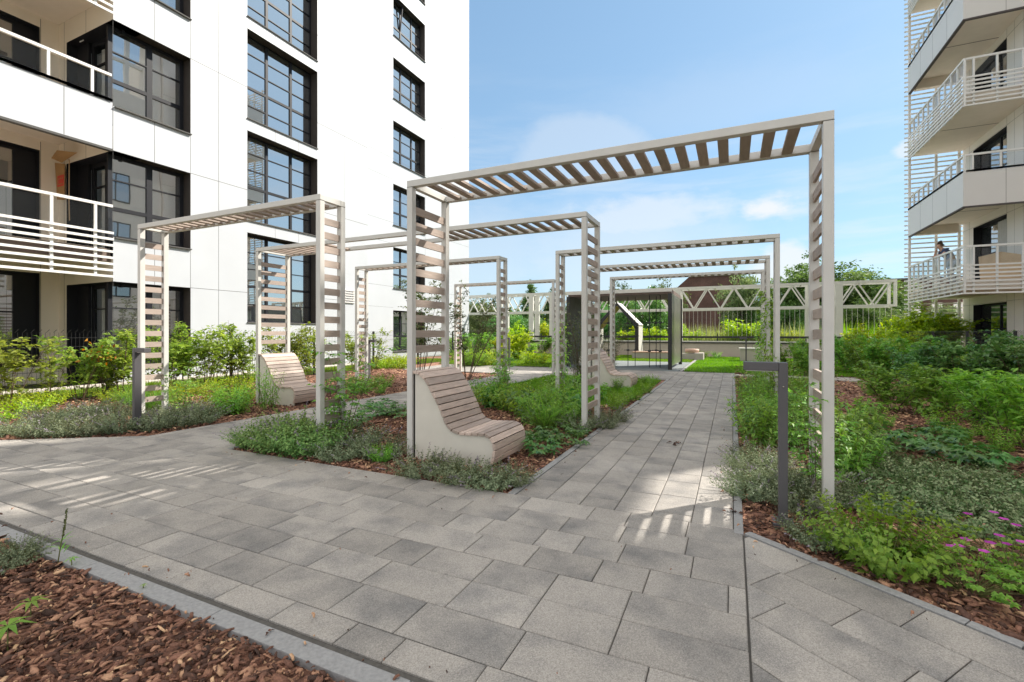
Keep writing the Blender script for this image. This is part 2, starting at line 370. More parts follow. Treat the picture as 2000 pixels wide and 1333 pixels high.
def mulchmat(name, chip=False):
    m, nt, p, o = mat(name); p.inputs['Roughness'].default_value = .85; lk = nt.links.new; nd = nt.nodes.new
    p.inputs['Specular IOR Level'].default_value = .3
    tcn = nd('ShaderNodeTexCoord'); cr = nd('ShaderNodeValToRGB')
    e = cr.color_ramp.elements; e[0].position = .0; e[0].color = (.06, .034, .026, 1); e[1].position = 1.0; e[1].color = (.72, .47, .28, 1)
    for pos, c in ((.25, (.15, .076, .054, 1)), (.6, (.30, .15, .10, 1)), (.85, (.45, .25, .16, 1))):
        q = e.new(pos); q.color = c
    if chip:
        a = nd('ShaderNodeAttribute'); a.attribute_name = 'tint'; lk(a.outputs['Fac'], cr.inputs[0])
    else:
        v = nd('ShaderNodeTexVoronoi'); v.inputs['Scale'].default_value = 38; lk(tcn.outputs['Object'], v.inputs['Vector']); lk(v.outputs['Color'], cr.inputs[0])
    n = nd('ShaderNodeTexNoise'); n.inputs['Scale'].default_value = 120 if chip else 60; n.inputs['Detail'].default_value = 4; lk(tcn.outputs['Object'], n.inputs['Vector'])
    r = nd('ShaderNodeMapRange'); lk(n.outputs['Fac'], r.inputs[0]); r.inputs[1].default_value = .3; r.inputs[2].default_value = .7; r.inputs[3].default_value = .75; r.inputs[4].default_value = 1.25
    h = nd('ShaderNodeHueSaturation'); lk(cr.outputs[0], h.inputs['Color']); lk(r.outputs[0], h.inputs['Value']); lk(h.outputs[0], p.inputs['Base Color'])
    b = nd('ShaderNodeBump'); b.inputs['Strength'].default_value = .5; b.inputs['Distance'].default_value = .01; lk(n.outputs['Fac'], b.inputs['Height']); lk(b.outputs[0], p.inputs['Normal'])
    return m
MT['mulch'] = mulchmat('bark_mulch'); MT['chip'] = mulchmat('bark_chip', True)
def brickmat():
    m, nt, p, o = mat('red_brick'); lk = nt.links.new; nd = nt.nodes.new; tcn = nd('ShaderNodeTexCoord'); mp = nd('ShaderNodeMapping')
    mp.inputs['Rotation'].default_value = (math.radians(90), 0, 0); lk(tcn.outputs['Object'], mp.inputs[0])
    b = nd('ShaderNodeTexBrick'); b.inputs['Scale'].default_value = 3.2; b.inputs['Color1'].default_value = (.135, .066, .054, 1); b.inputs['Color2'].default_value = (.095, .05, .042, 1); b.inputs['Mortar'].default_value = (.16, .10, .085, 1)
    b.inputs['Mortar Size'].default_value = .02; lk(mp.outputs[0], b.inputs[0])
    n = nd('ShaderNodeTexNoise'); n.inputs['Scale'].default_value = .6; n.inputs['Detail'].default_value = 8; lk(tcn.outputs['Object'], n.inputs['Vector'])
    r = nd('ShaderNodeMapRange'); lk(n.outputs['Fac'], r.inputs[0]); r.inputs[1].default_value = .3; r.inputs[2].default_value = .7; r.inputs[3].default_value = .7; r.inputs[4].default_value = 1.3
    h = nd('ShaderNodeHueSaturation'); lk(b.outputs[0], h.inputs['Color']); lk(r.outputs[0], h.inputs['Value']); lk(h.outputs[0], p.inputs['Base Color']); p.inputs['Roughness'].default_value = .9
    return m
MT['brick'] = brickmat()
# foliage colours
MT['lf_hedge'] = leafmat('hedge_leaf', (0.12, 0.2, 0.03), (0.4, 0.52, 0.11), 0.5)
MT['lf_thyme'] = leafmat('thyme_leaf', (0.09, 0.19, 0.05), (0.32, 0.46, 0.14), 0.3, .6)
MT['lf_grey'] = leafmat('grey_herb_leaf', (0.11, 0.15, 0.08), (0.34, 0.39, 0.24), 0.2, .6)
MT['lf_bright'] = leafmat('bright_leaf', (0.14, 0.33, 0.045), (0.32, 0.55, 0.09), 0.42)
MT['lf_dark'] = leafmat('dark_leaf', (0.05, 0.165, 0.04), (0.18, 0.34, 0.09), 0.3, .35)
MT['lf_mid'] = leafmat('mid_leaf', (0.11, 0.28, 0.045), (0.30, 0.52, 0.09), 0.4)
MT['lf_lime'] = leafmat('lime_leaf', (0.2, 0.34, 0.025), (0.52, 0.62, 0.06), 0.45)
MT['lf_vari'] = leafmat('variegated_leaf', (0.09, 0.18, 0.055), (0.42, 0.48, 0.27), 0.2, .5)
MT['lf_sparse'] = leafmat('small_dark_leaf', (0.045, 0.085, 0.03), (0.17, 0.22, 0.07), 0.3)
MT['lf_tree'] = leafmat('tree_leaf', (0.04, 0.09, 0.022), (0.18, 0.27, 0.07), 0.35, .6)
MT['lf_pale'] = leafmat('pale_tree_leaf', (0.08, 0.13, 0.05), (0.26, 0.33, 0.13), 0.35, .6)
MT['lf_red'] = leafmat('russet_leaf', (0.351, 0.121, 0.027), (0.600, 0.297, 0.054), .4)
MT['grass'] = leafmat('grass_blade', (0.081, 0.203, 0.016), (0.230, 0.419, 0.041), .4, .5)
MT['reed'] = leafmat('reed_blade', (.16, .21, .05), (.38, .40, .15), .4, .6)
MT['fl_purple'] = leafmat('mauve_flower', (.18, .15, .19), (.36, .31, .37), .2, .7, .01)
MT['fl_magenta'] = leafmat('magenta_flower', (.42, .03, .36), (.62, .10, .55), .25, .6, .005)
MT['soil'] = plain('turf_soil', (.055, .075, .018), .95, .3, 8)
# ------------------------------------------------------------------ ground
def sheet(name, poly, z, m, kind='structure'):
    b = MB(); b.add([(x, y, z) for x, y in poly], [tuple(range(len(poly)))]); return tag(b.build(name, m, recalc=False), kind=kind)
sheet('ground', [(-900, -300), (900, -300), (900, 1500), (-900, 1500)], -.07, MT['soil'])
sheet('bark_bed', [(-11.2, -3), (9, -3), (9, 26), (-14, 26), (-14, 17), (-11.2, 17)], -.028, MT['mulch'])

def clip(poly, zone):
    """convex clip of poly by the counter-clockwise zone"""
    out = poly
    for i in range(len(zone)):
        a, b = zone[i], zone[(i + 1) % len(zone)]; ins = out; out = []
        def side(p): return (b[0] - a[0]) * (p[1] - a[1]) - (b[1] - a[1]) * (p[0] - a[0])
        for j in range(len(ins)):
            p, q = ins[j], ins[(j + 1) % len(ins)]; sp, sq = side(p), side(q)
            if sp >= 0: out.append(p)
            if sp * sq < 0:
                t = sp / (sp - sq); out.append((p[0] + (q[0] - p[0]) * t, p[1] + (q[1] - p[1]) * t))
        if len(out) < 3: return None
    return out
def area(p): return abs(sum(p[i][0] * p[(i + 1) % len(p)][1] - p[(i + 1) % len(p)][0] * p[i][1] for i in range(len(p)))) / 2
def inset(poly, d):
    c = np.mean(poly, axis=0); out = []
    n = len(poly)
    for i in range(n):
        p0 = np.array(poly[i - 1]); p1 = np.array(poly[i]); p2 = np.array(poly[(i + 1) % n])
        e1 = (p1 - p0) / max(np.linalg.norm(p1 - p0), 1e-6); e2 = (p2 - p1) / max(np.linalg.norm(p2 - p1), 1e-6)
        n1 = np.array([-e1[1], e1[0]]); n2 = np.array([-e2[1], e2[0]]); k = n1 + n2; k /= max(1 + n1 @ n2, .3)
        out.append(tuple(p1 + k * d))
    return out
def pave(mb, zone, org, ang, row, lens, span, rows):
    ca, sa = math.cos(ang), math.sin(ang)
    for r in range(rows[0], rows[1]):
        x = span[0] + R(-.3, 0)
        while x < span[1]:
            ln = random.choice(lens)
            q = [(x, r * row), (x + ln, r * row), (x + ln, (r + 1) * row), (x, (r + 1) * row)]; x += ln
            q = [(org[0] + a * ca - b * sa, org[1] + a * sa + b * ca) for a, b in q]
            q = clip(q, zone)
            if not q or area(q) < .0015: continue
            o = inset(q, .0022); i2 = inset(q, .0065)
            if area(o) < .001: continue
            n = len(q); z = R(-.0012, .0012); t = R(0, 1)
            v = [(a, b, -.02) for a, b in o] + [(a, b, z - .0035) for a, b in o] + [(a, b, z) for a, b in i2]
            f = [tuple(range(2 * n, 3 * n))]
            for k in range(n):
                f.append((k, (k + 1) % n, n + (k + 1) % n, n + k)); f.append((n + k, n + (k + 1) % n, 2 * n + (k + 1) % n, 2 * n + k))
            mb.add(v, f, 0, t)
LENS = (.24, .36, .36, .48, .48, .36)
pv = MB()
pave(pv, [(-8.9, 1.362), (.058, 1.362), (.058, 3.19), (-6.18, 3.19)], (0, 1.27), 0, .24, LENS, (-9, .2), (0, 9))
pave(pv, [(-6.16, 3.19), (-4.745, 3.19), (-4.745, 12.5), (-5.95, 12.5)], (0, 1.27), 0, .24, LENS, (-6.4, -4.5), (8, 48))
pv.build('paved_plaza', MT['paver'], recalc=False)['kind'] = 'structure'
pv = MB()
pave(pv, [(-1.458, 3.19), (.006, 3.19), (.006, 15.35), (-1.458, 15.35)], (.006, 3.19), math.pi / 2, .244, LENS, (-.2, 12.4), (0, 7))
pv.build('paved_garden_path', MT['paver'], recalc=False)['kind'] = 'structure'
pv = MB()
KD = math.atan2(-.737, 1)
pave(pv, [(.062, 1.0), (2.95, 1.0), (.062, 3.13)], (.062, 3.13), KD, .24, LENS, (-.2, 4.2), (-9, 1))
pv.build('paved_side_path', MT['paver'], recalc=False)['kind'] = 'structure'
pv = MB()
pave(pv, [(-9.8, 12.52), (-1.46, 12.62), (-1.46, 15.35), (-9.8, 15.2)], (0, 12.5), 0, .3, (.4, .6, .6), (-10, -1.2), (0, 10))
pv.build('paved_cross_path', MT['paver'], recalc=False)['kind'] = 'structure'
jb = [(-9.8, 1.35), (-1, 1.34), (3.0, .98), (.064, 3.2), (.01, 15.36), (-9.8, 15.36), (-9.8, 12.5), (-6, 12.5), (-6.2, 3.19)]
sheet('paving_bed', [(-8.95, 1.332), (.06, 1.332), (.06, 3.2), (-6.2, 3.2)], -.011, MT['jointsand'])
sheet('paving_bed', [(-6.17, 3.2), (-4.74, 3.2), (-4.74, 12.5), (-5.96, 12.5)], -.0112, MT['jointsand'])
sheet('paving_bed', [(-1.46, 3.2), (.01, 3.2), (.01, 15.36), (-1.46, 15.36)], -.0114, MT['jointsand'])
sheet('paving_bed', [(.06, 1.0), (2.96, 1.0), (.06, 3.14)], -.0116, MT['jointsand'])
sheet('paving_bed', [(-9.82, 12.5), (-1.46, 12.6), (-1.46, 15.36), (-9.82, 15.22)], -.0118, MT['jointsand'])
# kerbs: metre-long edging stones
def kerb(pts, w, z=.003, ln=1.0, side=1):
    b = MB()
    for (x0, y0), (x1, y1) in zip(pts[:-1], pts[1:]):
        a = Vector((x0, y0, 0)); c = Vector((x1, y1, 0)); d = (c - a); T = d.length; d.normalize(); nrm = Vector((-d.y, d.x, 0)) * side; s = 0
        while s < T - .01:
            e = min(T, s + ln); p, q = a + d * (s + .002), a + d * (e - .002)
            poly = [p, q, q + nrm * w, p + nrm * w]; zz = z + R(-.001, .001)
            b.add([(v.x, v.y, -.06) for v in poly] + [(v.x, v.y, zz) for v in poly], [(0, 3, 2, 1), (4, 5, 6, 7), (0, 1, 5, 4), (1, 2, 6, 5), (2, 3, 7, 6), (3, 0, 4, 7)], 0, R(0, 1)); s = e
    o = b.build('kerb_strip', MT['kerb'], bevel=.003); o['kind'] = 'structure'
kerb([(-9, 1.245), (3.4, 1.245)], .082)
kerb([(-1.522, 3.19), (-1.522, 12.6)], .06, side=-1); kerb([(-4.742, 3.19), (-4.742, 12.5)], .06, side=-1)
kerb([(.009, 3.13), (.009, 15.35)], .052, side=-1); kerb([(.062, 3.14), (1.0, 2.449), (2.96, 1.01)], .055, side=1)
kerb([(-1.5, 15.4), (-1.5, 25.2)], .09, side=-1)
# concrete pads
b = MB(); b.box(1.95, 2.95, 14.2, 15.2, -.05, .004); b.box(-.02, 1.95, 14.5, 15.1, -.05, .002); tag(b.build('concrete_pad', MT['concrete']), kind='structure')
b = MB(); b.box(-13.13, -12.62, -3, 14.5, -.06, .03); tag(b.build('perimeter_slab', MT['slab']), kind='structure')
b = MB(); b.box(-5.6, -1.52, 15.38, 20.2, -.05, .001); tag(b.build('playground_surface', MT['rubber']), kind='structure')

# ------------------------------------------------------------------ bark chips
def in_poly(x, y, poly):
    c = np.zeros(len(x), bool); n = len(poly)
    for i in range(n):
        (x0, y0), (x1, y1) = poly[i], poly[(i + 1) % n]
        k = ((y0 > y) != (y1 > y)) & (x < (x1 - x0) * (y - y0) / ((y1 - y0) or 1e-9) + x0); c ^= k
    return c
def chips(g, poly, dens, l0, l1):
    xs = [p[0] for p in poly]; ys = [p[1] for p in poly]; n = int((max(xs) - min(xs)) * (max(ys) - min(ys)) * dens)
    x = rnd(n, min(xs), max(xs)); y = rnd(n, min(ys), max(ys)); k = in_poly(x, y, poly); x, y = x[k], y[k]; n = len(x)
    P = np.stack([x, y, rnd(n, -.028, .004)], 1); a = rnd(n, 0, 6.283); e = RNG.normal(0, .28, n)
    D = np.stack([np.cos(a) * np.cos(e), np.sin(a) * np.cos(e), np.sin(e)], 1)
    Up = np.stack([RNG.normal(0, .35, n), RNG.normal(0, .35, n), np.ones(n)], 1); S = np.cross(D, Up); S /= np.linalg.norm(S, axis=1, keepdims=True); U = np.cross(S, D)
    Ln = (l0 + (l1 - l0) * rnd(n) ** 2.2)[:, None]; W = Ln * rnd(n, .14, .6)[:, None]; H = rnd(n, .002, .007)[:, None]
    V = []
    tw = rnd(n, .5, 1.0)[:, None]; tw2 = rnd(n, .35, 1.0)[:, None]
    for zz, hh in ((0, 0), (1, 1)):
        V += [P - D * Ln / 2 - S * W / 2 * tw + U * H * hh, P - D * Ln / 2 + S * W / 2 * tw2 + U * H * hh, P + S * W / 2 + U * H * (hh + .9), P + D * Ln / 2 + S * W / 2 * tw2 * .8 + U * H * hh, P + D * Ln / 2 - S * W / 2 * tw * .7 + U * H * hh, P - S * W / 2 + U * H * (hh + .6)]
    V = np.stack(V, 1).reshape(-1, 3); b = (np.arange(n) * 12)[:, None, None]
    top = np.array([[6, 11, 8, 7], [11, 10, 9, 8]]) ; sides = np.array([[i, (i + 1) % 6, 6 + (i + 1) % 6, 6 + i] for i in range(6)])
    top = np.array([[6, 7, 8, 11], [11, 8, 9, 10]])
    g.add(V, (np.concatenate([top, sides])[None] + b).reshape(-1, 4), np.repeat(np.clip(rnd(n) ** 1.3 + RNG.normal(0, .05, n), 0, 1), 12))
def chipfield(name, fields):
    g = Geo()
    for f in fields: chips(g, *f)
    tag(g.build(name, [MT['chip']]), kind='stuff')
chipfield('bark_chips', [([(-5.2, .2), (0, .2), (0, 1.243), (-5.2, 1.243)], 3400, .012, .062)])
chipfield('bark_chips', [([(-4.66, 3.2), (-1.53, 3.2), (-1.53, 6.2), (-4.66, 6.2)], 1500, .018, .075), ([(-4.66, 6.2), (-1.53, 6.2), (-1.53, 9.3), (-4.66, 9.3)], 600, .03, .09)])
chipfield('bark_chips', [([(.07, 3.2), (1.0, 2.52), (3.2, .95), (3.9, 4.4), (.07, 4.4)], 1900, .015, .075), ([(.07, 4.4), (5.5, 4.4), (6.5, 9.5), (.07, 9.5)], 520, .03, .10), ([(.07, 9.5), (6.5, 9.5), (6.5, 20), (.07, 20)], 110, .05, .12)])
chipfield('bark_chips', [([(-8.9, 1.3), (-6.18, 3.19), (-5.97, 8.5), (-10.7, 8.5), (-10.7, 1.3)], 420, .03, .09), ([(-10.7, 8.5), (-5.97, 8.5), (-5.97, 12.4), (-10.7, 12.4)], 150, .04, .10)])

# ------------------------------------------------------------------ lawns
def blades(g, poly, dens, h, w, lean=.5):
    xs = [p[0] for p in poly]; ys = [p[1] for p in poly]; n = int((max(xs) - min(xs)) * (max(ys) - min(ys)) * dens)
    x = rnd(n, min(xs), max(xs)); y = rnd(n, min(ys), max(ys)); k = in_poly(x, y, poly); x, y = x[k], y[k]; n = len(x)
    patch = .5 + .5 * np.sin(x * 2.1 + 1.3 * np.sin(y * 1.7)) * np.sin(y * 2.7 + x)
    P = np.stack([x, y, np.full(n, -.02)], 1); D = np.stack([RNG.normal(0, lean, n), RNG.normal(0, lean, n), np.ones(n)], 1)
    Nn = sphere_dirs(n); g.leaves(P, D, Nn, rnd(n, .5, 1.1) * h * (.8 + .4 * patch), w, np.clip(.55 * rnd(n) + .45 * patch, 0, 1), 0, .1, .15, .35)
def lawn(name, poly, dens, h, w):
    sheet('turf', poly, -.018 + R(0, .002), MT['soil'])
    g = Geo(); blades(g, poly, dens, h, w); tag(g.build(name, [MT['grass']]), kind='stuff')
lawn('lawn_grass', [(-4.6, 8.9), (-3.1, 8.7), (-2.3, 7.7), (-1.62, 7.5), (-1.62, 12.3), (-4.6, 12.3)], 1700, .11, .009)
lawn('lawn_grass', [(-1.38, 15.6), (5.5, 15.6), (5.5, 25.4), (-1.38, 25.4)], 800, .07, .016)
lawn('lawn_grass', [(-5.4, 20.3), (-1.55, 20.3), (-1.55, 25.4), (-5.4, 25.4)], 600, .07, .016)
lawn('lawn_grass', [(-10.5, 15.6), (-5.7, 15.6), (-5.7, 25), (-12, 25)], 700, .08, .016)
lawn('lawn_grass', [(-12.6, 0), (-10.95, 0), (-11.05, 18), (-12.6, 18)], 900, .08, .014)

# ------------------------------------------------------------------ facades
def facade(mb, X, ys, zs, holes, depth, sgn, mat=0, rmat=1, open_at=None):
    """one sheet at x=X (outside towards sgn*x) with window holes (y0,y1,z0,z1) and their reveals"""
    ys = sorted(set(ys + [h[0] for h in holes] + [h[1] for h in holes])); zs = sorted(set(zs + [h[2] for h in holes] + [h[3] for h in holes]))
    for y0, y1 in zip(ys[:-1], ys[1:]):
        for z0, z1 in zip(zs[:-1], zs[1:]):
            cy, cz = (y0 + y1) / 2, (z0 + z1) / 2
            if any(h[0] < cy < h[1] and h[2] < cz < h[3] for h in holes): continue
            mb.add([(X, y0, z0), (X, y1, z0), (X, y1, z1), (X, y0, z1)], [(0, 1, 2, 3) if sgn > 0 else (3, 2, 1, 0)], mat)
    Xr = X - sgn * depth
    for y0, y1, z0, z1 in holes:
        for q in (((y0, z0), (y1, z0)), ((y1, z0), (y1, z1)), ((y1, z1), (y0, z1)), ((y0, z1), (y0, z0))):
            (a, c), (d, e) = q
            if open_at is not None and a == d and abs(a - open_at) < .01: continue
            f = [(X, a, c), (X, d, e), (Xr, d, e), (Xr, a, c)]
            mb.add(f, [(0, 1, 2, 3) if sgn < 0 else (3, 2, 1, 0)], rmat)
def window(par, X, sgn, y0, y1, z0, z1, vs, hs, org, glass='glass', fr=.055, sill=True, curtain=False):
    """frame with mullions at vs (metres of y, thickness) and bars at hs; sits behind the facade at x=X"""
    f = MB(); t = .06; a, c = (X, X - sgn * t)
    f.box(a, c, y0, y1, z0, z0 + fr); f.box(a, c, y0, y1, z1 - fr, z1); f.box(a, c, y0, y0 + fr, z0 + fr, z1 - fr); f.box(a, c, y1 - fr, y1, z0 + fr, z1 - fr)
    for v, w in vs: f.box(a + sgn * .004, c, v - w / 2, v + w / 2, z0 + fr, z1 - fr)
    for h, w in hs: f.box(a + sgn * .002, c + sgn * .002, y0 + fr, y1 - fr, h - w / 2, h + w / 2)
    o = f.build('window', MT['frame'], par, off=org)
    g = MB(); g.box(X - sgn * .028, X - sgn * .036, y0 + fr * .5, y1 - fr * .5, z0 + fr * .5, z1 - fr * .5); p = g.build('pane', MT[glass], o, off=org)
    if sill:
        s = MB(); s.box(X, X + sgn * .36, y0 - .01, y1 + .01, z0 - .03, z0 - .002); s.build('sill', MT['joint'], o, off=org)
    return o
# ---- left block
LO = (-13.15, 6.0, 0); lb = empty('apartment_building', LO)
tag(lb, 'tall white clad apartment building with dark gridded windows on the left side', 'building')
XA, XB, FH = -13.15, -14.75, 3.07
YC = 6.08; y_bay1 = onX(372, XA); y_m0, y_m1 = onX(483, XA), onX(620, XA); y_step = onX(718, XA)
y_r0, y_r1 = onX(768, XB), onX(830, XB); y_end = onX(916, XB); TOP = 25.0
bay = [(.37 + FH * k, 2.40 + FH * k) for k in range(5)]; mid = [(1.52 + 3.055 * k, 4.2 + 3.055 * k) for k in range(5)]; rc = [(.30 + 3.04 * k, 2.27 + 3.04 * k) for k in range(7)]
w = MB(); holes = [(YC + .001, y_bay1, a, c) for a, c in bay] + [(y_m0, y_m1, a, c) for a, c in mid]
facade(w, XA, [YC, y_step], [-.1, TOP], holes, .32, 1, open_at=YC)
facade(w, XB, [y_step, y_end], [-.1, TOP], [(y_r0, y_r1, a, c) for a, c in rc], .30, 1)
w.add([(XA, y_step, -.1), (XB, y_step, -.1), (XB, y_step, TOP), (XA, y_step, TOP)], [(0, 1, 2, 3)])
w.add([(XB, y_end, -.1), (-24, y_end, -.1), (-24, y_end, TOP), (XB, y_end, TOP)], [(0, 1, 2, 3)])
w.add([(-24, y_end, -.1), (-24, -8, -.1), (-24, -8, TOP), (-24, y_end, TOP)], [(0, 1, 2, 3)])
w.add([(XA, -8, TOP), (XA, y_step, TOP), (XB, y_step, TOP), (XB, y_end, TOP), (-24, y_end, TOP), (-24, -8, TOP)], [tuple(range(6))])
YL = 1.4     # loggias between YL and YC
w.add([(XA, -8, -.1), (XA, YL, -.1), (XA, YL, TOP), (XA, -8, TOP)], [(0, 1, 2, 3)])
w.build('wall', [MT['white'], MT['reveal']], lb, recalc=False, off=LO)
XL = -15.67
lw = MB()                                                             # loggia back and side walls
back = [(2.4, 5.71, .35 + FH * k, 2.68 + FH * k) for k in range(4)]
facade(lw, XL, [YL, YC], [-.1, TOP], back, .22, 1)
xo = -15.28
for k in range(5):                                                    # side wall beside and above the corner glazing
    z0 = -.1 + FH * k if k else -.1; hd = 2.40 + FH * k; z1 = 2.40 + FH * (k + 1) - 2.05 if False else (-.1 + FH * (k + 1))
    lw.add([(XL, YC, z0), (xo, YC, z0), (xo, YC, z1), (XL, YC, z1)], [(0, 1, 2, 3)])
    lw.add([(xo, YC, hd), (XA, YC, hd), (XA, YC, z1 if k < 4 else TOP), (xo, YC, z1 if k < 4 else TOP)], [(0, 1, 2, 3)])
    lw.add([(xo, YC, z0), (xo, YC + .5, z0), (xo, YC + .5, hd), (xo, YC, hd)], [(0, 1, 2, 3)], 1)
    lw.add([(xo, YC, hd), (XA, YC, hd), (XA, YC + .6, hd), (xo, YC + .6, hd)], [(0, 1, 2, 3)], 1)
lw.add([(XL, YL, -.1), (XA, YL, -.1), (XA, YL, TOP), (XL, YL, TOP)], [(3, 2, 1, 0)])
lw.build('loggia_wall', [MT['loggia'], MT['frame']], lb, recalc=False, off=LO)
lj = MB()
def jline(y0, y1, z0, z1, X=XA, s=1): lj.box(X, X + s * .002, y0, y1, z0, z1)
ys = [onX(u, XA) for u in (302, 427)]
for k in range(6):
    zt = 2.40 + FH * k
    jline(y_bay1, y_m0, zt - .005, zt + .005); jline(y_m1, y_step, zt - .005, zt + .005)
    zs0, zs1 = (zt, .37 + FH * (k + 1) - .03)
    if k < 5: jline(ys[0] - .004, ys[0] + .004, zs0, zs1)
    jline(y_step + .01, y_end, zt + 1.0, zt + 1.008, XB); jline(y_step + .01, y_r0, zt, zt + .007, XB)
    if k < 4:
        for f in (.36, .70): jline(y_m0 + (y_m1 - y_m0) * f, y_m0 + (y_m1 - y_m0) * f + .006, 4.2 + 3.055 * k, 1.49 + 3.055 * (k + 1))
jline(ys[1] - .004, ys[1] + .004, 0, TOP); jline(y_bay1 - .004, y_bay1 + .004, 0, TOP); jline(YC, YC + .006, 0, TOP)
jline(y_m1 + 1.25, y_m1 + 1.256, 0, TOP); jline(y_r1 + 1.6, y_r1 + 1.606, 0, TOP, XB); jline(y_r1 + .02, y_r1 + .026, 0, TOP, XB)
for k in range(4): lj.box(XL + .001, XL + .003, 5.72, 5.73, FH * k, FH * k + 2.9); 
lj.box(xo - .12, xo - .112, YC - .003, YC - .001, 0, TOP)
for k in range(1, 5): lj.box(-14.35, -14.342, YC - .003, YC - .001, 2.40 + FH * k, FH * (k + 1) - .1)
lj.build('panel_joint', MT['joint'], lb, off=LO)
for k, (a, c) in enumerate(bay):
    X = XA - .30; ym = onX(292, X); h = c - a
    window(lb, X, 1, YC + .04, y_bay1 - .002, a, c, [(ym, .13)], [(a + h * .36, .09), (a + h * .70, .03)], LO, 'glassdark', .09)
    # glazing that turns the corner: door leaf and side light facing the loggia
    f = MB(); z0 = a - .3 if k else .02
    f.box(-15.27, -14.75, YC + .22, YC + .28, z0, c); f.box(-14.75, XA - .24, YC + .30, YC + .36, z0, z0 + .1); f.box(-14.75, XA - .24, YC + .30, YC + .36, c - .1, c)
    for xx, ww in ((-14.72, .10), (-14.10, .09), (-13.95, .06), (-13.62, .08)): f.box(xx - ww / 2, xx + ww / 2, YC + .295, YC + .365, z0, c)
    f.box(-14.72, -13.62, YC + .30, YC + .36, a + h * .70 - .015, a + h * .70 + .015)
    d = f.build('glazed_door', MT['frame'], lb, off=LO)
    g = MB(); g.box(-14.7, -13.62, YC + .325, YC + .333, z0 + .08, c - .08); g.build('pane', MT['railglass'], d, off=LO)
    g = MB(); g.box(-14.72, -13.6, YC + .62, YC + .64, z0, c); g.build('dark_room_sheet', MT['reveal'], d, off=LO)  # dark sheet added behind the glass for the room's shade
    for q0, q1 in ((-14.62, -14.40), (-14.24, -14.12), (-13.88, -13.70)):  # pale strips standing in for daylight seen through the corner glazing
        g = MB(); g.box(q0, q1, YC + .44, YC + .45, z0 + .1, c - .12); g.build('curtain', MT['curtain'], d, off=LO)
for a, c in mid:
    X = XA - .32; h = (c - a); y1 = onX(521, X); y2 = onX(568, X)
    window(lb, X, 1, y_m0 + .002, y_m1 - .002, a, c, [(y1, .085), (y2, .085), (onX(607, X), .06)], [(a + h * .41, .075)] + [(a + h * q, .026) for q in (.205, .61, .80)], LO)
for k, (a, c) in enumerate(rc):
    X = XB - .30; h = c - a; q = (y_r1 - y_r0)
    o = window(lb, X, 1, y_r0 + .002, y_r1 - .002, a, c, [(y_r0 + q * .36, .09), (y_r0 + q * .70, .09)], [(a + h * .36, .08), (a + h * .68, .028)], LO, sill=True)
    if k == 5:      # the one tilted-open sash
        s = MB(); y0, y1 = y_r0 + .05, y_r0 + q * .34; z0, z1 = a + h * .38, c - .06; s.bar((X + .02, y0, z0), (X - .0 + .16, y0, z1), .05); s.bar((X + .02, y1, z0), (X + .16, y1, z1), .05); s.bar((X + .16, y0, z1), (X + .16, y1, z1), .05)
        s.build('tilted_sash', MT['frame'], o, off=LO)
for k, (y0, y1, z0, z1) in enumerate(back):
    window(lb, XL - .20, 1, y0 + .002, y1 - .002, z0, z1, [(y0 + 1.6, .1), (y1 - .22, .40)], [(z0 + 1.35, .035)], LO, 'glassdark', .09, sill=False)
for k in range(1, 5):                                                 # loggia slabs
    s = MB(); zc = 2.95 + FH * (k - 1); s.box(XL, XA - .12, YL, YC - .004, zc, zc + .22); s.build('balcony_slab', MT['soffit'], lb, off=LO)
def slat_rail(par, org, p0, p1, zb, zt, nsl, zr, out, posts, name='railing'):
    """slatted balustrade between plan points: slats from zb to zt, glass above, handrail at zr"""
    a, c = Vector((*p0, 0)), Vector((*p1, 0)); d = (c - a).normalized(); n = Vector((*out, 0)); r = MB()
    for i in range(nsl):
        z = zb + .025 + (zt - zb - .05) * i / max(1, nsl - 1)
        r.bar(a + n * .05 + Vector((0, 0, z)), c + n * .05 + Vector((0, 0, z)), .035, .052)
    r.bar(a + Vector((0, 0, zr)), c + Vector((0, 0, zr)), .06, .06)
    for t in posts:
        p = a + (c - a) * t; r.bar(p + Vector((0, 0, zb)), p + Vector((0, 0, zr - .03)), .05, .05, up=d)
    o = r.build(name, MT['rail'], par, off=org)
    g = MB(); q = a - n * .01, c - n * .01; g.bar(q[0] + Vector((0, 0, (zt + zr) / 2 - .02)), q[1] + Vector((0, 0, (zt + zr) / 2 - .02)), .01, zr - zt - .1); g.build('glass_panel', MT['railglass'], o, off=org)
    return o
for k in range(1, 5):
    zb = 2.48 + FH * (k - 1)
    if k % 2:
        slat_rail(lb, LO, (XA + .02, YL), (XA + .02, YC - .02), zb, zb + 1.06, 8, zb + 1.67, (1, 0), [(onX(u, XA) - YL) / (YC - YL) for u in (101, 187)] + [.15, .42])
        s = MB(); s.box(XA - .11, XA - .08, YL, YC - .01, zb + .38, zb + .68); s.build('slab_edge', MT['rust'], lb, off=LO)
    else:
        s = MB(); s.box(XA - .10, XA, YL, YC - .006, zb - .05, zb + 1.03); pa = s.build('parapet', MT['white'], lb, off=LO)
        s = MB(); yj = onX(125, XA); s.box(XA, XA + .002, yj - .005, yj + .005, zb - .04, zb + 1.02); s.box(XA - .12, XA + .004, YL, YC - .008, zb - .10, zb - .052); s.build('trim', MT['joint'], pa, off=LO)
        slat_rail(lb, LO, (XA - .03, YL), (XA - .03, YC - .02), zb + 1.05, zb + 1.10, 2, zb + 1.67, (1, 0), [(onX(u, XA) - YL) / (YC - YL) for u in (97, 183)] + [.15, .42])
b = MB(); b.box(-14.9, -14.72, YC + .1, YC + .115, bay[2][1] - .03, bay[2][1] - .01); b.build('soffit_lamp', MT['rail'], lb, off=LO)
v = MB()
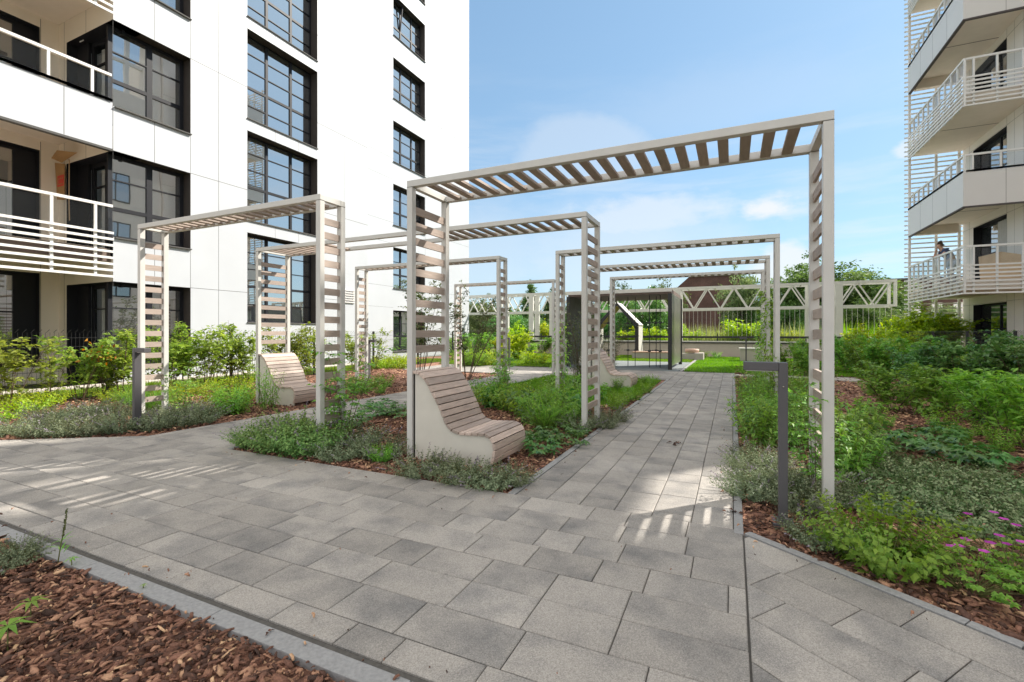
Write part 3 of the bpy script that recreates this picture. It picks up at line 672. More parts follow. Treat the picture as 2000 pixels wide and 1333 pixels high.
for i in range(6): v.box(XA, XA + .05, 13.35, 13.85, 2.32 + i * .09, 2.36 + i * .09)
v.box(XA, XA + .03, 13.35, 13.40, 2.3, 2.83); v.box(XA, XA + .03, 13.80, 13.85, 2.3, 2.83); v.build('vent_grille', MT['greyclad'], lb, off=LO)
# cardboard left hanging in the first-floor loggia
cb = empty('cardboard_sheet', (-15.35, 5.98, 4.9)); tag(cb, 'torn brown cardboard sheet with red label stuck by the loggia corner', 'cardboard')
s = MB(); s.prism([(-.27, .62), (.20, .52), (.20, -.38), (-.16, -.33), (-.21, .1)], 'y', .0, .012); s.add([(.1, -.01, .56), (.95, -.05, .66), (.55, -.28, .70), (.12, -.22, .60), (.1, 0, .57), (.95, -.04, .67), (.55, -.27, .71), (.12, -.21, .61)], [(0, 1, 2, 3), (7, 6, 5, 4), (0, 4, 5, 1), (1, 5, 6, 2), (2, 6, 7, 3), (3, 7, 4, 0)]); s.build('sheet', MT['card'], cb)
s = MB(); s.box(-.13, .19, -.004, -.0005, -.02, .26); lab = s.build('label', MT['red'], cb)
s = MB(); s.box(-.10, .15, -.0065, -.0045, .17, .185); s.box(-.10, .15, -.0065, -.0045, .03, .045); s.box(-.1, -.085, -.0065, -.0045, .045, .17); s.build('label_border', MT['card'], lab)
s = MB(); s.tube([(.42, -.03, .60), (.58, -.05, .55), (.60, -.06, .2), (.59, -.06, -.5), (.61, -.06, -.95)], .012, 5); s.build('cable', MT['board'], cb)

# ---- right block
RO = (8.68, 23.0, 0); rb = empty('apartment_building', RO)
tag(rb, 'pale apartment building on the right with alternating slatted and solid wraparound balconies', 'building')
XW, XF, YN, YF = 8.68, 6.86, 20.3, 25.62; RT = 20.5
wy0, wy1 = 22.25, onX(1901, XW)
wh = [(wy0, wy1, (-.05 if k else .15) + 3.07 * k, 2.28 + 3.07 * k) for k in range(7)]
w = MB(); facade(w, XW, [19.4, 25.72], [-.1, RT], wh, .28, -1)
w.add([(XW, 25.72, -.1), (13, 25.72, -.1), (13, 25.72, RT), (XW, 25.72, RT)], [(3, 2, 1, 0)])
w.add([(13, 25.72, -.1), (13, 19.4, -.1), (13, 19.4, RT), (13, 25.72, RT)], [(0, 1, 2, 3)])
w.add([(XW, 19.4, -.1), (13, 19.4, -.1), (13, 19.4, RT), (XW, 19.4, RT)], [(0, 1, 2, 3)])
w.add([(XW, 19.4, RT), (13, 19.4, RT), (13, 25.72, RT), (XW, 25.72, RT)], [(0, 1, 2, 3)])
w.build('wall', [MT['clad'], MT['frame']], rb, recalc=False, off=RO)
j = MB()
for yy in (21.2, 21.75, 22.24, 25.1): j.box(XW, XW - .002, yy, yy + .006, 0, RT)
for k in range(7): j.box(XW, XW - .0025, 19.4, 25.7, 2.28 + 3.07 * k + .02, 2.287 + 3.07 * k + .02)
j.build('panel_joint', MT['joint'], rb, off=RO)
for k, (y0, y1, z0, z1) in enumerate(wh):
    o = window(rb, XW + .24, -1, y0 + .002, y1 - .002, z0, z1, [(y0 + .55, .08), (y0 + 1.05, .08)], [(z0 + 1.2, .03)], RO, 'glass', .07, sill=False)
    if k == 1:
        c = MB(); pts = []; n = 40
        for i in range(n + 1): pts.append((XW + .205 - .018 * math.sin(i * 1.1), y0 + .25 + .9 * i / n))
        V = [(x, y, z) for z in (z0 + .1, z1 - .08) for x, y in pts] ; V2 = [(x - .006, y, z) for x, y, z in V]
        c.add(V, [(i, i + 1, n + 2 + i, n + 1 + i) for i in range(n)], 0, .5, True); c.build('curtain', MT['curtain'], o, off=RO)
for k in range(1, 7):
    zf = 2.93 + 3.07 * (k - 1); zs = zf - .34
    s = MB(); s.box(XF + .08, XW - .004, YN + .08, YF, zs, zf); sl_ = s.build('balcony_slab', MT['soffit'], rb, off=RO)
    s = MB(); s.box(XF + .1, XW - .01, 22.75, 22.79, zs - .003, zs - .001); s.build('soffit_joint', MT['rust'], sl_, off=RO)
    if k % 2:
        zb = 2.46 + 3.07 * (k - 1)
        slat_rail(rb, RO, (XF + .04, YN), (XF + .04, YF), zb, zb + .96, 8, zb + 1.56, (-1, 0), [i / 10 for i in range(11)])
        slat_rail(rb, RO, (XF + .06, YN + .03), (XW - .02, YN + .03), zb, zb + .96, 8, zb + 1.56, (0, -1), [.12, .45, .8])
    else:
        zb = 5.34 + 3.07 * (k - 2)
        s = MB(); s.box(XF, XF + .09, YN, YF, zb, zb + 1.11); s.box(XF + .092, XW - .006, YN, YN + .09, zb, zb + 1.108); pa = s.build('parapet', MT['greyclad'], rb, off=RO)
        s = MB(); s.box(XF - .003, XF + .095, YN - .003, YF + .003, zb - .045, zb - .002); s.box(XF + .096, XW - .008, YN - .003, YN + .095, zb - .045, zb - .002)
        for yy in (21.6, 22.9, 24.2): s.box(XF - .002, XF, yy, yy + .008, zb, zb + 1.1)
        s.box(7.9, 7.908, YN - .002, YN, zb, zb + 1.1); s.build('trim', MT['roofdark'], pa, off=RO)
        slat_rail(rb, RO, (XF + .05, YN + .05), (XF + .05, YF), zb + 1.12, zb + 1.17, 2, zb + 1.68, (-1, 0), [i / 10 for i in range(11)])
        slat_rail(rb, RO, (XF + .08, YN + .05), (XW - .02, YN + .05), zb + 1.12, zb + 1.17, 2, zb + 1.68, (0, -1), [.1, .5, .85])
        s = MB(); s.box(XF + .15, XW - .3, 25.2, 25.45, zs - .36, zs - .002); s.build('downstand_beam', MT['soffit'], rb, off=RO)
sc = MB()
z = .4
while z < RT: sc.box(XF - .1, XW + .02, 25.75, 25.80, z, z + .055); z += .2
sn = sc.build('sunscreen', MT['rail'], rb, off=RO)
s = MB()
for xx in (XF + .06, XF + .95, XW - .12): s.box(xx - .04, xx + .04, 25.66, 25.74, 0, RT)
s.build('post', MT['rail'], sn, off=RO)
# unseen thin wall, invented to shade the garden; openings shaped to throw sun patches
gw = MB()
def shade_wall_box(y0, y1, z0, z1): gw.box(8.9, 9.5, y0, y1, z0, z1)
OP = [(12.9, 14.9, 10.9, 13.3), (15.6, 18.4, 16.8, 20.7)]
ysl = sorted({0.5, 19.36} | {o[0] for o in OP} | {o[1] for o in OP}); zsl = sorted({-.1, 21.6} | {o[2] for o in OP} | {o[3] for o in OP})
for a, c in zip(ysl[:-1], ysl[1:]):
    for d, e in zip(zsl[:-1], zsl[1:]):
        if any(o[0] < (a + c) / 2 < o[1] and o[2] < (d + e) / 2 < o[3] for o in OP): continue
        shade_wall_box(a, c, d, e)
gw.build('added_shade_wall', MT['clad'], rb, off=RO)
g = MB()
for o in OP[1:]:
    for q in (.33, .66): yy = o[0] + (o[1] - o[0]) * q; g.box(9.1, 9.3, yy - .12, yy + .12, o[2], o[3])
    zz = o[2] + (o[3] - o[2]) * .55; g.box(9.12, 9.28, o[0], o[1], zz - .10, zz + .10)
g.build('sun_patch_bar', MT['rail'], rb, off=RO)  # bars added across the upper opening to break up its sun patch
for k in range(1, 7):
    for yy in (3.0, 6.2, 9.4, 16.0):
        if any(o[0] < yy + 1.5 and yy < o[1] and o[2] < 2.4 + 3.07 * k and .2 + 3.07 * k < o[3] for o in OP): continue
        f = MB(); f.box(8.895, 8.87, yy, yy + 1.5, .45 + 3.07 * k, 2.2 + 3.07 * k); o = f.build('window', MT['frame'], rb, off=RO)
        g = MB(); g.box(8.868, 8.866, yy + .08, yy + .72, .53 + 3.07 * k, 2.12 + 3.07 * k); g.box(8.868, 8.866, yy + .8, yy + 1.42, .53 + 3.07 * k, 2.12 + 3.07 * k); g.build('pane', MT['glass'], o, off=RO)
# ------------------------------------------------------------------ pergolas
PH = 2.67
def pergola(x0, x1, y, dep, label, ranges=None, low=(.22, .22), skipbench=(0, 0)):
    o = empty('pergola', ((x0 + x1) / 2, y, 0)); tag(o, label, 'pergola', 'pergola frames along the garden paths'); cx = (x0 + x1) / 2
    a, c = x0 - cx, x1 - cx; P = .063; B = .062
    for px in (a, c - P):
        for py in (0, dep - P):
            b = MB(); b.box(px, px + P, py, py + P, -.08, PH - B - .001); b.build('post', MT['paint'], o, bevel=.004)
    for py in (0, dep - P):
        b = MB(); b.box(a, c, py, py + P, PH - B, PH); b.build('beam', MT['paint'], o, bevel=.004)
    for px in (a, c - P):
        b = MB(); b.box(px + .004, px + P - .004, P, dep - P, PH - B + .003, PH - .003); b.build('cross_beam', MT['paint'], o)
    for (r0, r1) in (ranges or [(x0, x1)]):
        b = MB(); n = max(2, round((r1 - r0 - .2) / .156)); s0 = r0 + P + .08 if r0 == x0 else r0
        for i in range(n):
            xx = s0 + (r1 - P - .08 - s0) * (i + .5) / n - cx; b.box(xx - .037, xx + .037, P - .004, dep - P + .004, PH - B + .006, PH - B + .030, 0, R(0, 1))
        b.build('roof_slats', MT['slat'], o)
    for q, px in enumerate((a, c - P)):
        b = MB(); i = 0
        while True:
            zt = PH - .235 - i * .1515; i += 1
            if zt - .072 < (low[q]): break
            b.box(px + P / 2 - .011, px + P / 2 + .011, P - .004, dep - P + .004, zt - .072, zt, 0, R(0, 1))
        b.build('slat_panel', MT['slat'], o)
    for px in (a, c - P):
        for py in (0, dep - P):
            b = MB(); b.box(px - .001, px + P + .001, py - .001, py + P + .001, PH - B - .004, PH - B - .0015); b.build('joint_line', MT['joint'], o)
    return o
W_, N_ = .66, .36
pergola(-2.86, .61, 3.72, W_, 'nearest and largest beige pergola frame spanning the path in front', low=(.86, .22))
pergola(-7.51, -1.60, 5.56, W_, 'extra long beige pergola with bare middle behind the nearest one', [(-7.51, -5.75), (-3.88, -1.60)], low=(.86, .22))
pergola(-7.33, -3.95, 3.67, N_, 'narrow beige pergola over the left path beside the left bollard light')
pergola(-2.88, .64, 8.02, N_, 'narrow beige pergola, second frame over the straight right path')
pergola(-7.63, -4.03, 8.07, N_, 'narrow beige pergola with leafy feet standing in front of the white wall end')
pergola(-7.65, -4.44, 12.25, N_, 'small far pergola beyond the cross path, furthest on the left')
pergola(-2.90, .65, 10.2, W_, 'wide slatted pergola holding the far lounge bench over the right path', low=(.86, .22))
pergola(-2.94, .68, 12.42, N_, 'furthest pergola over the right path in front of the climbing frame')

# ------------------------------------------------------------------ lounge benches
PROF = [(0.074, 0.833), (0.155, 0.822), (0.223, 0.768), (0.272, 0.703), (0.309, 0.642), (0.345, 0.584), (0.381, 0.528), (0.41, 0.471), (0.436, 0.413), (0.466, 0.355), (0.516, 0.308), (0.591, 0.289), (0.653, 0.290), (0.721, 0.294), (0.787, 0.298), (0.858, 0.300), (0.920, 0.276), (0.957, 0.222), (0.966, 0.155), (0.957, 0.088), (0.936, 0.024)]
def bench(x, y, dep, label):
    o = empty('lounge_bench', (x, y, 0)); tag(o, label, 'bench', 'wave shaped lounge benches fixed to the pergolas')
    th = .026
    def offp(i):
        p0 = Vector(PROF[max(0, i - 1)]); p1 = Vector(PROF[min(len(PROF) - 1, i + 1)]); d = (p1 - p0).normalized(); n = Vector((-d.y, d.x))
        return Vector(PROF[i]) - n * -th if False else Vector(PROF[i]) + Vector((d.y, -d.x)) * th
    inner = [offp(i) for i in range(len(PROF))]
    poly = [(.07, -.06), (.07, inner[0].y)] + [(p.x, p.y) for p in inner] + [(inner[-1].x, -.06)]
    for yy in (.012, dep - .036):
        b = MB(); b.prism(poly, 'y', yy, yy + .024); b.build('side_panel', MT['benchpanel'], o)
    b = MB()
    for i in range(len(PROF) - 1):
        a, c = Vector(PROF[i]), Vector(PROF[i + 1]); ai, ci = inner[i], inner[i + 1]; d = (c - a).normalized() * .0042
        q = [a + d, c - d, ci - d, ai + d]; ex = R(0, .003)
        b.prism([(p.x, p.y) for p in q], 'y', -.006 - ex, dep + .006 + ex, 0, R(0, 1))
    b.build('slatted_seat', MT['benchwood'], o, bevel=.003)
    b = MB(); b.box(.072, .09, .012, dep - .012, -.05, .80); b.build('back_board', MT['benchpanel'], o)
    return o
bench(-2.86, 3.72, W_, 'big curved slatted lounge bench in the middle foreground under the nearest pergola')
bench(-7.51, 5.56, W_, 'curved slatted lounge bench beside the left path, in front of the white building')
bench(-2.90, 10.2, W_, 'small far lounge bench facing the straight path beside the lawn')

# ------------------------------------------------------------------ bollard lights
def bollard(x, y, sgn, label, rz=0):
    o = empty('bollard_light', (x, y, 0), rz); tag(o, label, 'bollard light', 'angular bollard lights')
    b = MB(); b.box(-.025, .025, -.04, .04, -.06, 1.011); b.build('post', MT['bollard'], o, bevel=.003)
    b = MB(); b.box(sgn * .026, sgn * .225, -.04, .04, .958, 1.0112); arm = b.build('arm', MT['bollard'], o, bevel=.003)
    b = MB(); b.box(sgn * .06, sgn * .21, -.028, .028, .953, .957); b.build('lens', MT['rail'], arm)
    b = MB(); b.box(-.06, .06, -.075, .075, -.05, .006); b.build('base_plate', MT['bollard'], o)
    b = MB(); b.tube([(sgn * .0, -.0405, .86), (0, -.043, .86)], .005, 8); b.build('screw', MT['stainless'], o)
    return o
bollard(.29, 3.44, -1, 'dark grey bollard light in the right foreground with arm over the path')
bollard(-6.66, 3.33, 1, 'dark grey bollard light at the left, in front of the narrow pergola')
bollard(.47, 19.93, -1, 'distant bollard light at the end of the straight path by the lawn')
bollard(-7.29, 15.4, -1, 'far thin bollard light standing beside the leafy pergola post')
bollard(-8.6, 9.6, 1, 'thin bollard light against the white wall beyond the left path')
bollard(-5.58, 15.8, -1, 'small far bollard light beside the bright lawn past the cross path')

# ------------------------------------------------------------------ end wall, railing, truss
ew = empty('garden_wall', (0, 25.8, 0)); tag(ew, 'low rendered end wall with black rail at the back of the garden', 'wall')
b = MB(); b.box(-14, 6.2, 0, .2, -.1, .72); b.build('wall', MT['wallrender'], ew)
b = MB(); b.box(-14, 6.2, -.04, .24, .7205, .78); b.build('coping', MT['steelwhite'], ew)
b = MB(); b.box(-14, 6.2, .05, .12, .92, 1.02); x = -14
while x < 6.2: b.box(x, x + .05, .06, .11, .78, 1.16 if int(x * 10) % 3 == 0 else .92); x += 1.9
b.box(-14, 6.2, -.06, -.041, .66, .715); b.build('rail', MT['black'], ew)
tr = empty('truss_gantry', (0, 26.3, 0)); tag(tr, 'long white steel truss gantry with zigzag bracing above the end wall', 'gantry')
for yy in (0, .95):
    b = MB(); x0, x1 = -18.0, 6.65
    b.box(x0, x1, yy, yy + .13, 3.46, 3.58); b.box(x0, x1, yy, yy + .13, 2.36, 2.47); b.box(x1 - .11, x1, yy + .003, yy + .127, 2.47, 3.46); b.build('chord', MT['steelwhite'], tr)
    b = MB(); x = x1 - .2; i = 0
    while x > x0 + 1: b.bar((x, yy + .065, 2.47 if i % 2 else 3.46), (x - .58, yy + .065, 3.46 if i % 2 else 2.47), .058, .058, up=(0, 1, 0)); x -= .64; i += 1
    b.build('bracing', MT['steelwhite'], tr)
for px in (4.50, 3.40, -2.6, -9.68, -11.0, -13.1):
    for yy in (-.02, .93):
        b = MB(); b.box(px - .14, px + .14, yy - .0, yy + .17, -.1, 3.455); b.build('column', MT['steelwhite'], tr)
b = MB()
for i in range(44): x = -2.5 + i * .21; b.box(x, x + .012, .4, .412, 1.0, 2.36)
b.build('cables', MT['steelwhite'], tr)
b = MB()
for x in np.arange(-17.5, 6.6, 1.28): b.box(x, x + .08, .13, .95, 3.48, 3.56)
b.build('cross_tie', MT['steelwhite'], tr)

# ------------------------------------------------------------------ play area
pf = empty('rope_climber', (-3.5, 17.4, 0)); tag(pf, 'dark roofed metal climbing frame with hanging knotted ropes', 'climbing frame')
b = MB(); b.box(-1.75, 1.72, -1.45, 1.5, 2.46, 2.60); b.build('roof', MT['rust'], pf)
b = MB(); b.box(-1.76, 1.73, -1.49, -1.451, 2.52, 2.63); b.build('fascia', MT['steelwhite'], pf)
b = MB(); b.box(1.68, 1.74, -1.42, 1.5, .12, 2.459); b.build('side_panel', MT['stainless'], pf)
b = MB(); b.box(-1.78, -1.70, -1.42, 1.5, .05, 2.459); b.build('side_panel', MT['dullmetal'], pf)['label'] = 'dull dark side panel overgrown with plants'
for x, y in ((1.62, -1.49), (-1.8, -1.49), (1.66, 1.42), (-1.8, 1.42)):
    b = MB(); b.box(x, x + .12, y, y + .069, -.05, 2.459); b.build('post', MT['black'], pf)
for i, (x, y) in enumerate([(-1.0, -.9), (-.72, -.9), (-.45, -.9), (.15, -.5), (.4, -.5), (.95, -.9), (1.1, -.4), (1.3, -.9)]):
    b = MB(); b.tube([(x, y, .02), (x, y, 2.46)], .012, 5)
    for z in (.55, 1.05, 1.5): b.tube([(x, y, z), (x, y, z + .06)], .05, 8); b.bar((x - .14, y, z + .03), (x + .14, y, z + .03), .02)
    b.build('rope', MT['rope'], pf)
hs = empty('playhouse', (-5.1, 23.6, 0)); tag(hs, 'small open playhouse frame with a pitched white and yellow roof', 'playhouse')
hx = .95; ex = 1.45; ap = 2.55
def slope(s, name, m, o0, o1, y0, y1):
    b = MB(); b.prism([(s * (hx + .0 + o0), ex + o0), (0, ap + o0), (0, ap + o1), (s * (hx + o1), ex + o1)], 'y', y0, y1); return b.build(name, m, hs)
for s in (-1, 1):
    slope(s, 'roof', MT['steelwhite'], .06, .12, -.55, .55); slope(s, 'roof_lining', MT['yellow'], -.02, .058, -.54, .54); slope(s, 'edge_trim', MT['black'], -.03, .11, -.60, -.551)
    b = MB(); b.box(s * hx, s * (hx + .09), -.55, .55, -.05, ex + .05); b.build('wall_panel', MT['steelwhite'], hs)
    b = MB(); b.box(s * (hx - .05), s * (hx + .08), -.60, -.551, -.05, ex + .02); b.build('edge_trim', MT['black'], hs)
bn = empty('bench_block', (-2.9, 22.7, 0)); tag(bn, 'long low concrete bench with wooden top on the far lawn', 'bench')
b = MB(); b.box(-1.35, 1.4, -.3, .3, -.05, .26); b.box(1.4, 1.75, -.55, .3, -.05, .30); b.build('base', MT['concrete'], bn)
b = MB()
for i in range(5): b.box(-1.35, .75, -.31 + i * .122, -.2 + i * .122, .2605, .32, 0, R(0, 1))
b.build('seat', MT['wood'], bn)
st = MB(); st.tube([(0, 0, 0), (0, 0, .16)], .3, 14); so_ = st.build('round_stool', MT['wood']); so_.location = (-1.65, 22.75, .30); tag(so_, 'round brown seat pad at the end of the far concrete bench', 'stool')
ut = empty('utility_box', (.75, 22.5, 0)); tag(ut, 'pale square cabinet behind the distant bollard on the far lawn', 'cabinet')
b = MB(); b.box(-.45, .45, -.25, .25, -.05, .50); b.build('body', MT['wallrender'], ut, bevel=.01); b = MB(); b.box(-.5, .5, -.29, .29, .501, .55); b.build('lid', MT['steelwhite'], ut)

# ------------------------------------------------------------------ wire fences
def fence(x, ya, yb, n, label, h=1.2, wires=True):
    o = empty('wire_fence', (x, ya, 0)); tag(o, label, 'fence')
    L_ = yb - ya
    for i in range(n + 1):
        y = L_ * i / n; b = MB(); b.box(-.03, .03, y - .02, y + .02, -.06, h + .04); b.build('post', MT['black'], o)
    b = MB(); y = .05
    while y < L_: b.box(.034, .0375, y, y + .0035, .03, h); y += .06
    for z in (.06, .28, .5, .72, .94, 1.10): b.box(.030, .0335, 0, L_, z, z + .007); b.box(.0395, .043, 0, L_, z, z + .007)
    y = .08
    while y < L_: b.bar((.037, y, h - .0), (.10, y + .02, h + .05), .005); y += .1
    b.build('mesh_panel', MT['black'], o); return o
fence(-11.0, 0, 17.5, 7, 'long dark wire mesh fence behind the hedge along the left building')
fence(6.0, 12.5, 25, 5, 'dark wire mesh fence among the shrubs in front of the right building')

# ------------------------------------------------------------------ person leaning on the balcony rail
def person():
    px, py, pz = 7.22, onX(1838, 7.1), 2.93
    o = empty('person', (px, py, pz)); tag(o, 'person in a navy shirt leaning on the balcony rail, hand to the face', 'person')
    def skin(name, verts, edges, rad, m, root=0, sub=2, par=o):
        me = bpy.data.meshes.new(name); me.from_pydata(verts, edges, []); ob = bpy.data.objects.new(name, me); COL.objects.link(ob); ob.parent = par
        sk = ob.modifiers.new('skin', 'SKIN'); ob.modifiers.new('sub', 'SUBSURF').levels = sub; ob.modifiers['sub'].render_levels = sub
        for i, r in enumerate(rad): me.skin_vertices[0].data[i].radius = (r, r) if not isinstance(r, tuple) else r
        for i in range(len(verts)): me.skin_vertices[0].data[i].use_root = (i == root)
        bpy.context.view_layer.update(); dg = bpy.context.evaluated_depsgraph_get(); nm = bpy.data.meshes.new_from_object(ob.evaluated_get(dg))
        ob.modifiers.clear(); ob.data = nm; nm.materials.clear(); nm.materials.append(m)
        for p in nm.polygons: p.use_smooth = True
        return ob
    # bent forward over the rail towards -x, elbows on the rail at z~1.09
    body_v = [(.20, 0, .90), (.18, 0, 1.02), (.06, 0, 1.20), (-.06, 0, 1.33), (-.11, 0, 1.40), (-.15, 0, 1.46), (-.17, 0, 1.54), (-.185, 0, 1.60),
              (-.03, .17, 1.33), (-.13, .24, 1.17), (-.27, .17, 1.13), (-.25, .07, 1.33), (-.245, .05, 1.40),
              (-.03, -.17, 1.33), (-.12, -.24, 1.17), (-.30, -.12, 1.12), (-.36, -.02, 1.13),
              (.20, .10, .86), (.16, .11, .48), (.22, .11, .06), (.10, .12, .02), (.20, -.10, .86), (.12, -.11, .48), (.24, -.11, .06), (.12, -.12, .02)]
    body_e = [(0, 1), (1, 2), (2, 3), (3, 4), (4, 5), (5, 6), (6, 7), (3, 8), (8, 9), (9, 10), (10, 11), (11, 12), (3, 13), (13, 14), (14, 15), (15, 16), (0, 17), (17, 18), (18, 19), (19, 20), (0, 21), (21, 22), (22, 23), (23, 24)]
    rad = [.145, .14, .15, .14, .06, .075, .095, .075, .075, .052, .04, .032, .035, .075, .052, .04, .03, .095, .065, .045, .035, .095, .065, .045, .035]
    body = skin('body', body_v, body_e, rad, MT['skin'])
    skin('shirt', [(.18, 0, 1.0), (.06, 0, 1.20), (-.06, 0, 1.33), (-.04, .17, 1.33), (-.11, .23, 1.21), (-.04, -.17, 1.33), (-.10, -.23, 1.21)], [(0, 1), (1, 2), (2, 3), (3, 4), (2, 5), (5, 6)], [.17, .172, .158, .098, .078, .098, .078], MT['shirt'])
    skin('trousers', [(.20, 0, .93), (.20, .10, .86), (.16, .11, .48), (.22, .11, .10), (.20, -.10, .86), (.12, -.11, .48), (.24, -.11, .10)], [(0, 1), (1, 2), (2, 3), (0, 4), (4, 5), (5, 6)], [.165, .115, .085, .065, .115, .085, .065], MT['trousers'])
    skin('hair', [(-.11, 0, 1.53), (-.12, 0, 1.60), (-.17, 0, 1.655), (-.225, 0, 1.645)], [(0, 1), (1, 2), (2, 3)], [.06, .085, .075, .045], MT['hair'], 1)
    # face and hands
    b = MB()
    for sy in (-1, 1): b.add([(-.268, sy * .032 + dx, 1.575 + dz) for dx, dz in ((-.012, 0), (0, -.007), (.012, 0), (0, .007))], [(0, 1, 2, 3)])
    b.build('eye', MT['hair'], body)
    b = MB(); b.add([(-.255, -.014, 1.545), (-.255, .014, 1.545), (-.285, 0, 1.538), (-.262, 0, 1.58)], [(0, 1, 2), (0, 2, 3), (1, 3, 2), (0, 3, 1)]); b.build('nose', MT['skin'], body)
    for bx, by, bz, dx, dz in ((-.25, .05, 1.42, .15, 1), (-.37, -.02, 1.13, -1, .05)):
        for q, ln in ((-.03, .06), (-.012, .075), (.008, .08), (.028, .07)):
            b = MB(); d = Vector((dx, 0, dz)).normalized(); p = Vector((bx, by + q, bz)); b.tube([p, p + d * ln * .5, p + d * ln + Vector((.015, 0, -.012))], .0095, 6, r2=.007); b.build('finger', MT['skin'], body)
        b = MB(); p = Vector((bx + .01, by - .04, bz)); b.tube([p, p + Vector((dx * .03, -.02, dz * .03)), p + Vector((dx * .055, -.012, dz * .055))], .011, 6, r2=.008); b.build('thumb', MT['skin'], body)
    return o
person()
bd = MB(); bd.prism([(-.95, 0), (.75, 0), (1.02, .95), (.3, 1.02), (-.55, .75), (-.8, .55)], 'x', -.012, .012); bo = bd.build('board', MT['board']); bo.location = (8.15, 21.05, 2.94); bo.rotation_euler = (0, math.radians(14), math.radians(28)); tag(bo, 'large tan irregular board leaning on the first floor balcony', 'board')

# ------------------------------------------------------------------ far buildings
bb = empty('brick_hall', (-1, 62, 0)); tag(bb, 'large dark red brick hall with a sloped roof end beyond the trees', 'building')
def fx(u, Y): return onY(u, Y)
x0, x1 = fx(1318, 62), fx(1470, 62); d0 = 62 * .9; 
def zat(v, u, Y):
    k = Fv + (u - CX) / F0 * Rv; d = Y / k[1]; return EYE - (v - HOR) * d / F0
b = MB(); b.prism([(x0 + 1 - 2.2, -.1), (x1 + 1, -.1), (x1 + 1, zat(548, 1455, 62)), (fx(1440, 62) + 1, zat(538, 1440, 62)), (fx(1346, 62) + 1, zat(541, 1346, 62)), (x0 + 1, zat(566, 1318, 62))], 'y', 0, 14); b.build('wall', MT['brick'], bb)
b = MB(); zr = zat(541, 1346, 62); b.box(fx(1346, 62) + 1, fx(1440, 62) + 1, -.3, 14, zr + .02, zr + .35); b.build('roof', MT['roofdark'], bb)
b2 = empty('brick_house', (fx(1540, 70), 70, 0)); tag(b2, 'pinkish house with steep dark roof half hidden behind the tall trees', 'house')
b = MB(); b.prism([(-3, -.1), (3.2, -.1), (3.2, 3.9), (.2, 6.0), (-3, 3.9)], 'y', 0, 9); b.build('wall', MT['pinkwall'], b2)
b = MB(); b.prism([(-3.4, 3.7), (.2, 6.2), (3.6, 3.7), (3.6, 4.0), (.2, 6.6), (-3.4, 4.0)], 'y', -.4, 9.4); b.build('roof', MT['roofdark'], b2)
for x in (-1, .6): b = MB(); b.box(x, x + .8, -.06, -.005, 1.2, 3.8); b.build('window', MT['glassdark'], b2)
b3 = empty('brick_house', (fx(1715, 60), 60, 0)); tag(b3, 'dark gabled roof rising among the trees right of the truss', 'house')
b = MB(); b.prism([(-4, -.1), (4, -.1), (4, 3.0), (0, 6.3), (-4, 3.0)], 'y', 0, 10); b.build('wall', MT['roofdark'], b3)
b = MB(); b.prism([(-4.4, 2.7), (0, 6.4), (4.4, 2.7), (4.4, 3.0), (0, 6.7), (-4.4, 3.0)], 'y', -.4, 10.4); b.build('roof', MT['roofdark'], b3)
b4 = empty('brick_house', (fx(1830, 58), 58, 0)); tag(b4, 'low red brick building with pale bands behind the right balconies', 'building')
b = MB(); b.box(-4.2, 9, 0, 8, -.1, 6.3); b.build('wall', MT['brick'], b4)
b = MB()
for z in (2.2, 4.4): b.box(-2.5, 9, -.05, -.002, z, z + .18)
b.build('band', MT['concrete'], b4)
for x in np.arange(-2, 8, 1.6):
    for z in (.5, 2.7): b = MB(); b.box(x, x + .8, -.04, -.003, z, z + 1.35); b.build('window', MT['glassdark'], b4)
b = MB(); b.box(-4.4, 9.2, -.2, 8.2, 6.301, 6.5); b.build('roof', MT['roofdark'], b4)
# ------------------------------------------------------------------ plants
def unit(v): return v / np.maximum(np.linalg.norm(v, axis=-1, keepdims=True), 1e-6)
def stem_curves(n, h, lean, br, bend=.25, hmin=.65):
    a = rnd(n, 0, 2 * math.pi); th = lean * np.sqrt(rnd(n)); ln = h * rnd(n, hmin, 1.0); rb = br * np.sqrt(rnd(n))
    base = np.stack([np.cos(a) * rb, np.sin(a) * rb, np.full(n, -.03)], 1); out = np.stack([np.cos(a), np.sin(a), np.zeros(n)], 1)
    bd = bend * rnd(n, .3, 1.2)
    def at(i, t):
        t = np.asarray(t, float)[:, None]; l = ln[i][:, None]; s = np.sin(th[i])[:, None]; c = np.cos(th[i])[:, None]; b = bd[i][:, None]
        return base[i] + out[i] * l * (s * t + b * t * t * .6) + np.array([0, 0, 1.0]) * l * c * t * (1 - b * .35 * t)
    return at, ln
def draw_stems(g, at, n, r, seg=4, m=1):
    i = np.arange(n)
    for k in range(seg):
        t0, t1 = k / seg, (k + 1) / seg
        g.stems(at(i, np.full(n, t0)), at(i, np.full(n, t1)), r * (1 - .7 * t0), r * (1 - .7 * t1), .5, m)
